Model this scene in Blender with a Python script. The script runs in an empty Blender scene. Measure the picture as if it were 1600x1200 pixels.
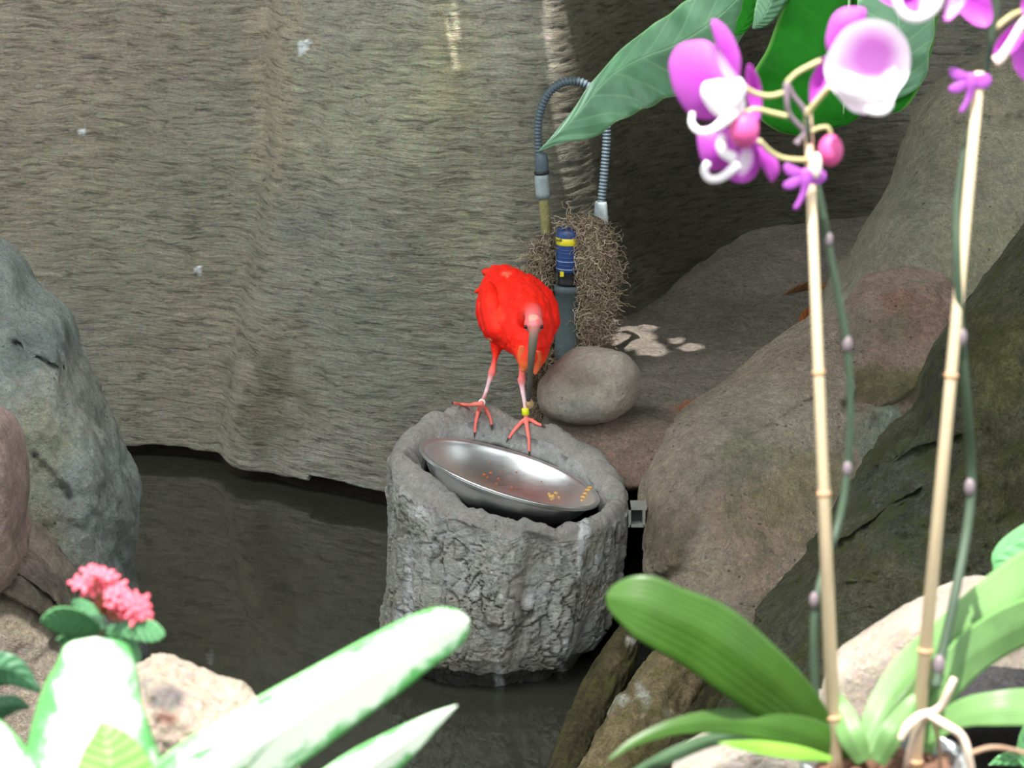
import bpy, bmesh, math, random
import numpy as np
from mathutils import Vector, Matrix
from mathutils.bvhtree import BVHTree

SC = bpy.context.scene
COL = SC.collection
# ------------------------------------------------------------------ camera
CAM_Z = 2.0; PITCH = math.radians(15.0); FPX = 4000.0
cam = bpy.data.cameras.new('camera'); camo = bpy.data.objects.new('camera', cam); COL.objects.link(camo)
camo.location = (0, 0, CAM_Z); camo.rotation_euler = (math.radians(75.0), 0, 0)
cam.sensor_width = 36.0; cam.lens = 90.0; cam.clip_start = 0.05; cam.clip_end = 100
cam.dof.use_dof = True; cam.dof.focus_distance = 5.45; cam.dof.aperture_fstop = 11.5
SC.camera = camo
# ------------------------------------------------------------------ world
w = bpy.data.worlds.new('world'); SC.world = w; w.use_nodes = True
wn = w.node_tree.nodes; wl = w.node_tree.links
bg = wn['Background']
tc = wn.new('ShaderNodeTexCoord'); sp = wn.new('ShaderNodeSeparateXYZ'); rp = wn.new('ShaderNodeValToRGB')
wl.new(tc.outputs['Generated'], sp.inputs[0]); wl.new(sp.outputs['Z'], rp.inputs[0])
rp.color_ramp.elements[0].position = 0.0; rp.color_ramp.elements[0].color = (0.62, 0.72, 0.70, 1)
rp.color_ramp.elements[1].position = 0.7; rp.color_ramp.elements[1].color = (0.98, 1.0, 1.0, 1)
wl.new(rp.outputs[0], bg.inputs[0]); bg.inputs[1].default_value = 1.08
# ------------------------------------------------------------------ sun
SUN_D = Vector((0.14, 0.36, -0.92)).normalized()
sl = bpy.data.lights.new('sun', 'SUN'); sun = bpy.data.objects.new('sun', sl); COL.objects.link(sun)
sl.energy = 6.0; sl.angle = math.radians(0.3); sl.color = (1.0, 0.96, 0.9)
sun.location = (-1.5, -2, 8); sun.rotation_euler = SUN_D.to_track_quat('-Z', 'Y').to_euler()
# added soft fill lamp over the pool, shapes the light from above
al = bpy.data.lights.new('overhead_fill', 'AREA'); alo = bpy.data.objects.new('overhead_fill', al); COL.objects.link(alo)
al.shape = 'RECTANGLE'; al.size = 2.6; al.size_y = 1.1; al.energy = 60; al.color = (0.95, 1.0, 0.98)
alo.location = (-1.0, 4.1, 3.12); alo.rotation_euler = Vector((0.25, 0.45, -0.85)).to_track_quat('-Z', 'Y').to_euler()
SC.view_settings.view_transform = 'Standard'; SC.view_settings.look = 'None'
SC.view_settings.gamma = 1.0; SC.view_settings.use_curve_mapping = False
SC.view_settings.exposure = 1.0

# ------------------------------------------------------------------ pixel helpers
cp, sn = math.cos(PITCH), math.sin(PITCH)
def P(px, py, Y):
    u = (px-800.0)/FPX; v = (600.0-py)/FPX
    dy = cp + v*sn; t = Y/dy
    return Vector((u*t, Y, CAM_Z + t*(v*cp - sn)))
def PA(px, py, Y):
    px = np.asarray(px, float); py = np.asarray(py, float); Y = np.asarray(Y, float)
    u = (px-800.0)/FPX; v = (600.0-py)/FPX; t = Y/(cp+v*sn)
    return np.stack([u*t, Y+0*u, CAM_Z+t*(v*cp-sn)], -1)
def PIX(V):
    V = np.asarray(V, float); y = V[..., 1]; z = V[..., 2]-CAM_Z
    d = y*cp - z*sn; up = y*sn + z*cp
    return 800+FPX*V[..., 0]/d, 600-FPX*up/d
def rgb(r, g, b):
    def f(c):
        c /= 255.0
        return c/12.92 if c <= 0.04045 else ((c+0.055)/1.055)**2.4
    return np.array([f(r), f(g), f(b)])
def smooth(a, b, x):
    t = np.clip((np.asarray(x, float)-a)/(b-a), 0, 1); return t*t*(3-2*t)
# ------------------------------------------------------------------ noise
_rs = np.random.RandomState(7)
_perm = np.tile(_rs.permutation(256), 3)
_grad = _rs.normal(size=(256, 3)); _grad /= np.linalg.norm(_grad, axis=1)[:, None]
def _h(i, j, k): return _perm[(_perm[(_perm[i & 255]+j) & 255]+k) & 255]
def perlin(p):
    p = np.asarray(p, float); i = np.floor(p).astype(int); f = p-i; q = f*f*f*(f*(f*6-15)+10)
    r = 0
    for dx in (0, 1):
        for dy in (0, 1):
            for dz in (0, 1):
                g = _grad[_h(i[..., 0]+dx, i[..., 1]+dy, i[..., 2]+dz)]
                d = (g*(f-np.array([dx, dy, dz]))).sum(-1)
                wt = (q[..., 0] if dx else 1-q[..., 0])*(q[..., 1] if dy else 1-q[..., 1])*(q[..., 2] if dz else 1-q[..., 2])
                r = r+d*wt
    return r
def fbm(p, o=4, lac=2.1, gain=0.5):
    p = np.asarray(p, float); r = 0; a = 1.0
    for k in range(o):
        r = r+a*perlin(p+17.3*k); p = p*lac; a *= gain
    return r
def voro(p):
    p = np.asarray(p, float); i = np.floor(p).astype(int); f1 = np.full(p.shape[:-1], 9.0); f2 = f1.copy(); idv = np.zeros(p.shape[:-1], int)
    for dx in (-1, 0, 1):
        for dy in (-1, 0, 1):
            for dz in (-1, 0, 1):
                c = i+np.array([dx, dy, dz]); h = _h(c[..., 0], c[..., 1], c[..., 2])
                pt = c+0.5+0.45*_grad[h]
                d = np.linalg.norm(pt-p, axis=-1)
                m = d < f1; f2 = np.where(m, f1, np.minimum(f2, d)); idv = np.where(m, h, idv); f1 = np.where(m, d, f1)
    return f1, f2, idv
# ------------------------------------------------------------------ objects
ORG = {}
def setp(o, label=None, cat=None, group=None, kind=None):
    if label: o['label'] = label
    if cat: o['category'] = cat
    if group: o['group'] = group
    if kind: o['kind'] = kind
    return o
def empty(name, loc, label, cat, group=None):
    o = bpy.data.objects.new(name, None); COL.objects.link(o); o.location = loc; o.empty_display_size = 0.05
    ORG[o.name] = Vector(loc); return setp(o, label, cat, group)
def mobj(name, V, F, mat, parent=None, smooth_=True, uv=None, col=None, solid=0, kind=None):
    V = np.asarray(V, float)
    if parent is not None: org = ORG[parent.name]
    elif kind == 'structure': org = Vector((0, 0, 0))
    else:
        mn = V.min(0); mx = V.max(0); org = Vector(((mn[0]+mx[0])/2, (mn[1]+mx[1])/2, mn[2]))
    Vl = V-np.array(org)
    me = bpy.data.meshes.new(name); me.from_pydata(Vl.tolist(), [], [tuple(int(a) for a in f) for f in F]); me.update()
    if smooth_: me.polygons.foreach_set('use_smooth', [True]*len(me.polygons))
    if uv is not None:
        ul = me.uv_layers.new(name='UVMap'); li = np.zeros(len(me.loops), int); me.loops.foreach_get('vertex_index', li)
        ul.data.foreach_set('uv', np.asarray(uv, float)[li].astype(np.float32).ravel())
    if col is not None:
        at = me.color_attributes.new('Col', 'FLOAT_COLOR', 'POINT')
        c4 = np.ones((len(V), 4), np.float32); c4[:, :3] = col; at.data.foreach_set('color', c4.ravel())
    if mat is not None: me.materials.append(mat)
    o = bpy.data.objects.new(name, me); COL.objects.link(o)
    if parent is not None: o.parent = parent
    else: o.location = org
    ORG[o.name] = org
    if kind: o['kind'] = kind
    if solid:
        md = o.modifiers.new('thickness', 'SOLIDIFY'); md.thickness = solid; md.offset = 0
    return o
def grid_faces(n, m, wrap=False):
    F = []
    for i in range(n-1):
        for j in range(m if wrap else m-1):
            j2 = (j+1) % m; F.append((i*m+j, i*m+j2, (i+1)*m+j2, (i+1)*m+j))
    return F
def catmull(pts, n):
    pts = np.asarray(pts, float); k = len(pts); t = np.linspace(0, k-1, n); out = []
    e = np.vstack([2*pts[0]-pts[1], pts, 2*pts[-1]-pts[-2]])
    for x in t:
        i = min(int(x), k-2); f = x-i; a, b, c, d = e[i], e[i+1], e[i+2], e[i+3]
        out.append(0.5*((2*b)+(-a+c)*f+(2*a-5*b+4*c-d)*f*f+(-a+3*b-3*c+d)*f**3))
    return np.array(out)
def closed_catmull(pts, n):
    pts = np.asarray(pts, float); k = len(pts); out = []
    for x in np.linspace(0, k, n, endpoint=False):
        i = int(x); f = x-i; a, b, c, d = pts[(i-1) % k], pts[i % k], pts[(i+1) % k], pts[(i+2) % k]
        out.append(0.5*((2*b)+(-a+c)*f+(2*a-5*b+4*c-d)*f*f+(-a+3*b-3*c+d)*f**3))
    return np.array(out)
def tube_vf(pts, rad, sides=8, n=None, cap=True, V0=0):
    pts = np.asarray([tuple(p) for p in pts], float); rad = np.atleast_1d(np.asarray(rad, float))
    if len(rad) == 1: rad = np.full(len(pts), rad[0])
    if n: a = catmull(np.hstack([pts, rad[:, None]]), n); pts, rad = a[:, :3], np.maximum(a[:, 3], 1e-5)
    tg = np.gradient(pts, axis=0); tg /= np.maximum(np.linalg.norm(tg, axis=1), 1e-9)[:, None]
    up = np.array([0, 0, 1.0]) if abs(tg[0][2]) < 0.9 else np.array([0, 1.0, 0])
    V = []
    nrm = np.cross(tg[0], up); nrm /= np.linalg.norm(nrm)
    for i in range(len(pts)):
        nrm = nrm-tg[i]*nrm.dot(tg[i]); nrm /= max(np.linalg.norm(nrm), 1e-9); bn = np.cross(tg[i], nrm)
        for k in range(sides):
            a = 2*math.pi*k/sides; V.append(pts[i]+rad[i]*(math.cos(a)*nrm+math.sin(a)*bn))
    F = [(b, a, d, c) for a, b, c, d in grid_faces(len(pts), sides, True)]
    if cap:
        V.append(pts[0]); V.append(pts[-1]); c0, c1 = len(V)-2, len(V)-1; L = (len(pts)-1)*sides
        for k in range(sides):
            F.append((c0, k, (k+1) % sides)); F.append((c1, L+(k+1) % sides, L+k))
    V = np.array(V)
    return V, [tuple(x+V0 for x in f) for f in F]
def tube(name, pts, rad, mat, parent=None, sides=8, n=None, **k):
    V, F = tube_vf(pts, rad, sides, n); return mobj(name, V, F, mat, parent, **k)
class MB:
    def __init__(s): s.V = []; s.F = []; s.C = []; s.n = 0
    def add(s, V, F, c=None):
        V = np.asarray(V, float); s.V.append(V); s.F += [tuple(x+s.n for x in f) for f in F]; s.n += len(V)
        if c is not None: s.C.append(np.tile(np.asarray(c, float), (len(V), 1)) if np.ndim(c) == 1 else c)
    def build(s, name, mat, parent=None, **k):
        return mobj(name, np.vstack(s.V), s.F, mat, parent, col=np.vstack(s.C) if s.C else None, **k)
def ellipsoid_vf(c, r, rot=None, nu=16, nv=10):
    V = []; c = np.array(c, float); r = np.array(r, float)*np.ones(3)
    for i in range(1, nv):
        th = math.pi*i/nv
        for j in range(nu):
            ph = 2*math.pi*j/nu; V.append((math.sin(th)*math.cos(ph), math.sin(th)*math.sin(ph), math.cos(th)))
    V += [(0, 0, 1), (0, 0, -1)]; V = np.array(V)*r
    if rot is not None: V = V@np.array(rot).T
    F = [(b, a, d, c_) for a, b, c_, d in grid_faces(nv-1, nu, True)]
    t, b_ = len(V)-2, len(V)-1; L = (nv-2)*nu
    for j in range(nu): F.append((t, j, (j+1) % nu)); F.append((b_, L+(j+1) % nu, L+j))
    return V+c, F
def paint(V, base, blobs, warp=0.0, gain=1.0):
    """own colour of the stone, plus some painted light and shade: base with local patches (px, py, radius_x, radius_y, colour, amount)"""
    px, py = PIX(V)
    if warp:
        q = V*9.0; px = px+warp*fbm(q, 3); py = py+warp*fbm(q+50, 3)
    C = np.tile(np.asarray(base, float), (len(V), 1))
    for (bx, by, rx, ry, c, am) in blobs:
        d = ((px-bx)/rx)**2+((py-by)/ry)**2
        a = (am*(1-smooth(0.45, 1.25, np.sqrt(d))))[:, None]; C = C*(1-a)+np.asarray(c)*a
    return np.minimum(C*gain, 0.9)
def pillow(name, outline, Yf, tf, tb, mat, parent=None, centre=None, nang=72, rings=18, pw=2.0, disp=0.0, dscale=6.0, fine=0.0, fscale=30.0,
           base=None, blobs=(), warp=0, rough_edge=0, gx=0, gy=0, curv=0, kind=None, ridged=0, uvr=False, gain=1.0, creases=()):
    """closed boulder / petal: ring mesh from a centre to an outline, thick in depth"""
    o = closed_catmull(outline, nang); c = np.array(centre if centre is not None else o.mean(0), float)
    if rough_edge:
        a = np.linspace(0, 2*math.pi, nang, endpoint=False)
        rr = 1+rough_edge*fbm(np.stack([np.cos(a)*5+c[0], np.sin(a)*5, 0*a+c[1]], -1), 4); o = c+(o-c)*rr[:, None]
    t = np.sin(np.linspace(0, math.pi/2, rings+1))[1:]
    pts = []; dep = []; rad = []
    for tt in t:
        pts.append(c+(o-c)*tt); dep.append(np.full(nang, (1-tt**(2*pw))**0.5 if tt < 1 else 0)); rad.append(np.full(nang, tt))
    PX = np.vstack(pts); D = np.hstack(dep); R = np.hstack(rad)
    PX = np.vstack([PX, c[None]]); D = np.append(D, 1.0); R = np.append(R, 0.0)
    def yy(PXv): return (Yf(PXv[:, 0], PXv[:, 1]) if callable(Yf) else Yf+gx*(PXv[:, 0]-c[0])+gy*(PXv[:, 1]-c[1]))
    Y0 = yy(PX)
    if curv: Y0 = Y0+curv*R**2
    Vf = PA(PX[:, 0], PX[:, 1], Y0-tf*D)
    nr = rings; nin = (nr-1)*nang
    idx = list(range(nin))+[len(PX)-1]
    Yb = Y0[idx]+tb*D[idx]
    # the back follows the sight line only approximately, so keep x/z of the mid plane
    Vb = PA(PX[idx, 0], PX[idx, 1], Y0[idx]); Vb[:, 1] = Yb
    V = np.vstack([Vf, Vb]); nf = len(PX)
    F = []
    for i in range(nr-1):
        for j in range(nang):
            j2 = (j+1) % nang; F.append((i*nang+j, i*nang+j2, (i+1)*nang+j2, (i+1)*nang+j))
    for j in range(nang): F.append((nf-1, (j+1) % nang, j))
    def bi(i, j): return nf+i*nang+j if i < nr-1 else i*nang+j
    for i in range(nr-1):
        for j in range(nang):
            j2 = (j+1) % nang; F.append((bi(i, j), bi(i+1, j), bi(i+1, j2), bi(i, j2)))
    for j in range(nang): F.append((nf+nin, nf+j, nf+(j+1) % nang))
    F = [f[::-1] for f in F]
    if disp or fine:
        n = V-np.array([V[:, 0].mean(), V[:nf, 1].mean()+tb*0.5, V[:, 2].mean()]); n /= np.maximum(np.linalg.norm(n, axis=1), 1e-6)[:, None]
        q = V*dscale; d = disp*fbm(q, 5)
        if ridged: d = d-ridged*np.maximum(0, 0.25-np.abs(fbm(V*dscale*1.4+9, 3)))
        if fine: d = d+fine*fbm(V*fscale+3, 3)
        V = V+n*d[:, None]
    for (cx0, cy0, cx1, cy1, cw, cd) in creases:
        px, py = PIX(V); ax, ay = cx1-cx0, cy1-cy0; L = ax*ax+ay*ay
        wob = 12*fbm(V*12, 3)
        s = np.clip(((px-cx0)*ax+(py-cy0)*ay)/L, 0, 1); dd = np.hypot(px-cx0-ax*s, py-cy0-ay*s)+wob
        V[:, 1] += cd*np.exp(-(dd/cw)**2)*(V[:, 1] < Y0.mean()+tb)
    col = None
    if base is not None: col = paint(V, base, blobs, warp, gain)
    uv = None
    if uvr:
        uv = np.zeros((len(V), 2)); uv[:, 0] = np.append(R, R[idx]); uv[:, 1] = 0.5
    return mobj(name, V, F, mat, parent, uv=uv, col=col, kind=kind)
def leaf(name, pts, mat, parent, slL=0.0, slR=0.0, cup=0.0, rip=0.0, nrip=8, n=40, m=7, tip=0.8, basr=0.0, solid=0.0008, gather=False, wav=0.0, **k):
    a = catmull(pts, n); u = np.linspace(0, 1, n)
    px, py, Y, wL, wR = a.T; wL = np.maximum(wL, 0); wR = np.maximum(wR, 0)
    if tip < 1:
        f = np.sqrt(np.clip(1-(np.clip(u-tip, 0, 1)/(1-tip))**2, 0, 1)); wL = wL*f; wR = wR*f
    if basr > 0:
        f = np.sqrt(np.clip(1-(np.clip(basr-u, 0, 1)/basr)**2, 0, 1)); wL = wL*f; wR = wR*f
    tx, ty = np.gradient(px), np.gradient(py); L = np.hypot(tx, ty); tx, ty = tx/L, ty/L
    ss = np.linspace(-1, 1, 2*m+1); V = []; UV = []
    for i in range(n):
        for s in ss:
            wv = wL[i] if s > 0 else wR[i]
            wv = wv*(1+wav*math.sin(u[i]*nrip*6.28+1.3*(s > 0)))
            wm = wv*Y[i]/FPX; sl_ = slL if s > 0 else slR
            y = Y[i]+sl_*abs(s)*wm+cup*wm*s*s+rip*wm*math.sin(u[i]*nrip*6.28+(2.0 if s > 0 else 0))*abs(s)**1.5
            V.append(P(px[i]+ty[i]*wv*s, py[i]-tx[i]*wv*s, y)); UV.append((u[i], s*0.5+0.5))
    return mobj(name, np.array([tuple(v) for v in V]), grid_faces(n, len(ss)), mat, parent, uv=UV, solid=solid, **k)
# ------------------------------------------------------------------ materials
def newmat(name):
    m = bpy.data.materials.new(name); m.use_nodes = True; nt = m.node_tree; return m, nt, nt.nodes['Principled BSDF']
def nd(nt, t, **k):
    n = nt.nodes.new(t)
    for a, b in k.items():
        if a in n.inputs: n.inputs[a].default_value = b
        else: setattr(n, a, b)
    return n
def mathn(nt, op, a, b=None, clamp=False):
    n = nt.nodes.new('ShaderNodeMath'); n.operation = op; n.use_clamp = clamp
    for i, x in enumerate((a, b)):
        if x is None: continue
        if isinstance(x, (int, float)): n.inputs[i].default_value = x
        else: nt.links.new(x, n.inputs[i])
    return n.outputs[0]
def mixc(nt, f, a, b, mode='MIX'):
    n = nt.nodes.new('ShaderNodeMix'); n.data_type = 'RGBA'; n.blend_type = mode
    for i, x in ((0, f), (6, a), (7, b)):
        if isinstance(x, (int, float)): n.inputs[i].default_value = x
        elif isinstance(x, (tuple, list, np.ndarray)): n.inputs[i].default_value = (*[float(q) for q in x[:3]], 1)
        else: nt.links.new(x, n.inputs[i])
    return n.outputs[2]
def ramp(nt, f, stops):
    n = nt.nodes.new('ShaderNodeValToRGB'); cr = n.color_ramp
    while len(cr.elements) < len(stops): cr.elements.new(0.5)
    for e, (p, c) in zip(cr.elements, stops):
        e.position = p; e.color = (c, c, c, 1) if isinstance(c, (int, float)) else (*[float(q) for q in c[:3]], 1)
    nt.links.new(f, n.inputs[0]); return n.outputs[0]
def coords(nt, scale=(1, 1, 1), kind='Object'):
    tcn = nt.nodes.new('ShaderNodeTexCoord'); mp = nt.nodes.new('ShaderNodeMapping'); mp.inputs['Scale'].default_value = scale
    nt.links.new(tcn.outputs[kind], mp.inputs['Vector']); return mp.outputs[0]
def noisen(nt, vec, scale, detail=4, rough=0.55, dist=0.0, out=0):
    n = nt.nodes.new('ShaderNodeTexNoise'); n.inputs['Scale'].default_value = scale; n.inputs['Detail'].default_value = detail
    n.inputs['Roughness'].default_value = rough; n.inputs['Distortion'].default_value = dist
    nt.links.new(vec, n.inputs['Vector']); return n.outputs[out]
def bump(nt, bs, h, strength, dist):
    b = nt.nodes.new('ShaderNodeBump'); b.inputs['Strength'].default_value = strength; b.inputs['Distance'].default_value = dist
    nt.links.new(h, b.inputs['Height']); nt.links.new(b.outputs[0], bs.inputs['Normal']); return b
def mat_rock(name, rough=0.9, patch=4.0, patch_amt=0.45, grain=70, grain_amt=0.5, bumpd=0.006, bstr=0.7, tint=None, tint_amt=0.3, spec=0.3, pits=0.0):
    m, nt, bs = newmat(name); v = coords(nt)
    at = nt.nodes.new('ShaderNodeAttribute'); at.attribute_name = 'Col'
    n1 = noisen(nt, v, patch, 6, 0.65, 0.0); n2 = noisen(nt, v, grain*1.1, 6, 0.8); n3 = noisen(nt, v, grain*3.0, 3, 0.9); n5 = noisen(nt, v, grain*0.35, 8, 0.78, 0.0)
    def kk(n_, a_): return mathn(nt, 'MAXIMUM', mathn(nt, 'ADD', mathn(nt, 'MULTIPLY', mathn(nt, 'SUBTRACT', n_, 0.5), a_), 1.0), 0.25)
    k = mathn(nt, 'MULTIPLY', mathn(nt, 'MULTIPLY', kk(n1, 2.6*patch_amt), kk(n2, 3.2*grain_amt)), mathn(nt, 'MULTIPLY', kk(n3, 3.2*grain_amt), kk(n5, 3.4*grain_amt)))
    vo0 = nt.nodes.new('ShaderNodeTexVoronoi'); vo0.inputs['Scale'].default_value = grain*0.9; vo0.inputs['Randomness'].default_value = 1.0; nt.links.new(v, vo0.inputs['Vector'])
    pit = mathn(nt, 'MULTIPLY', ramp(nt, vo0.outputs['Distance'], [(0.10, 1.0), (0.24, 0.0)]), ramp(nt, noisen(nt, v, grain*0.2, 4, 0.6), [(0.5, 0.0), (0.6, 1.0)]))
    k = mathn(nt, 'MULTIPLY', k, mathn(nt, 'SUBTRACT', 1.0, mathn(nt, 'MULTIPLY', pit, 0.55)))
    vm = nt.nodes.new('ShaderNodeVectorMath'); vm.operation = 'SCALE'; nt.links.new(at.outputs['Color'], vm.inputs[0]); nt.links.new(k, vm.inputs['Scale'])
    c = mixc(nt, 0.30, vm.outputs[0], noisen(nt, v, grain*1.6, 4, 0.8, out=1), 'OVERLAY')
    if tint is not None:
        n4 = noisen(nt, v, patch*2.3+3, 5, 0.65, 0.8); c = mixc(nt, mathn(nt, 'MULTIPLY', ramp(nt, n4, [(0.48, 0.0), (0.62, 1.0)]), tint_amt), c, tint)
    nt.links.new(c, bs.inputs['Base Color']); bs.inputs['Roughness'].default_value = rough; bs.inputs['Specular IOR Level'].default_value = spec
    h = mathn(nt, 'ADD', mathn(nt, 'MULTIPLY', n2, 1.4), mathn(nt, 'ADD', mathn(nt, 'MULTIPLY', n3, 0.35), mathn(nt, 'MULTIPLY', pit, -0.5)))
    h = mathn(nt, 'ADD', h, mathn(nt, 'MULTIPLY', n5, 2.4))
    if pits:
        vo = nt.nodes.new('ShaderNodeTexVoronoi'); vo.inputs['Scale'].default_value = grain*0.55; nt.links.new(v, vo.inputs['Vector'])
        h = mathn(nt, 'ADD', h, mathn(nt, 'MULTIPLY', ramp(nt, vo.outputs['Distance'], [(0.0, 0.0), (0.3, 1.0)]), pits))
    bump(nt, bs, h, bstr, bumpd); return m
def mat_plain(name, c, rough=0.5, metal=0.0, noise_amt=0.15, scale=40, bumpd=0.0, sss=0, coat=0, spec=0.5, trans=0.0, transcol=None):
    m, nt, bs = newmat(name); v = coords(nt); n = noisen(nt, v, scale, 4, 0.6)
    c = np.asarray(c, float)
    nt.links.new(ramp(nt, n, [(0.25, c*(1-noise_amt)), (0.75, np.minimum(c*(1+noise_amt), 1))]), bs.inputs['Base Color'])
    bs.inputs['Roughness'].default_value = rough; bs.inputs['Metallic'].default_value = metal; bs.inputs['Specular IOR Level'].default_value = spec
    if bumpd: bump(nt, bs, n, 0.6, bumpd)
    if trans: addtrans(nt, bs, trans, c=transcol if transcol is not None else c)
    return m
def addtrans(nt, bs, amt, c=None, link=None):
    tr = nt.nodes.new('ShaderNodeBsdfTranslucent'); mx = nt.nodes.new('ShaderNodeMixShader'); mx.inputs[0].default_value = amt
    if link is not None: nt.links.new(link, tr.inputs[0])
    else: tr.inputs[0].default_value = (*[float(q) for q in c[:3]], 1)
    out = [n for n in nt.nodes if n.type == 'OUTPUT_MATERIAL'][0]
    nt.links.new(bs.outputs[0], mx.inputs[1]); nt.links.new(tr.outputs[0], mx.inputs[2]); nt.links.new(mx.outputs[0], out.inputs[0])
def uvsep(nt):
    u = nt.nodes.new('ShaderNodeUVMap'); u.uv_map = 'UVMap'; s = nt.nodes.new('ShaderNodeSeparateXYZ'); nt.links.new(u.outputs[0], s.inputs[0])
    return u.outputs[0], s.outputs[0], s.outputs[1]
def mat_leaf(name, c, cv, rough=0.4, nveins=9, slant=0.9, vein_amt=0.5, edge=None, mid=0.04, trans=0.25, parallel=False, spec=0.5, bs_d=0.002):
    """leaf blade: midrib at v=.5, side veins (or veins along the blade), rim colour"""
    m, nt, bs = newmat(name); uvv, u, v = uvsep(nt)
    d = mathn(nt, 'ABSOLUTE', mathn(nt, 'SUBTRACT', v, 0.5))
    if parallel: ph = mathn(nt, 'MULTIPLY', d, nveins*2.0)
    else: ph = mathn(nt, 'ADD', mathn(nt, 'MULTIPLY', u, float(nveins)), mathn(nt, 'MULTIPLY', d, -slant*nveins*0.35))
    fr = mathn(nt, 'FRACT', ph); line = mathn(nt, 'ABSOLUTE', mathn(nt, 'SUBTRACT', fr, 0.5))
    vl = ramp(nt, line, [(0.0, 1.0), (0.09, 0.0)]); ml = ramp(nt, d, [(0.0, 1.0), (mid, 0.0)])
    n = noisen(nt, coords(nt), 18, 4, 0.6)
    c = np.asarray(c, float)
    base = ramp(nt, n, [(0.3, c*0.8), (0.7, c*1.25)])
    f = mathn(nt, 'MAXIMUM', mathn(nt, 'MULTIPLY', vl, vein_amt*0.6), mathn(nt, 'MULTIPLY', ml, vein_amt))
    cc = mixc(nt, f, base, cv)
    if edge is not None: cc = mixc(nt, ramp(nt, d, [(0.47, 0.0), (0.495, 0.8)]), cc, edge)
    nt.links.new(cc, bs.inputs['Base Color']); bs.inputs['Roughness'].default_value = rough; bs.inputs['Specular IOR Level'].default_value = spec
    h = mathn(nt, 'ADD', mathn(nt, 'MULTIPLY', ramp(nt, line, [(0.0, 0.0), (0.5, 1.0)]), 1.0), mathn(nt, 'MULTIPLY', ml, -0.6))
    bump(nt, bs, h, 0.25 if parallel else 0.5, bs_d); addtrans(nt, bs, trans, link=cc); return m
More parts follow.
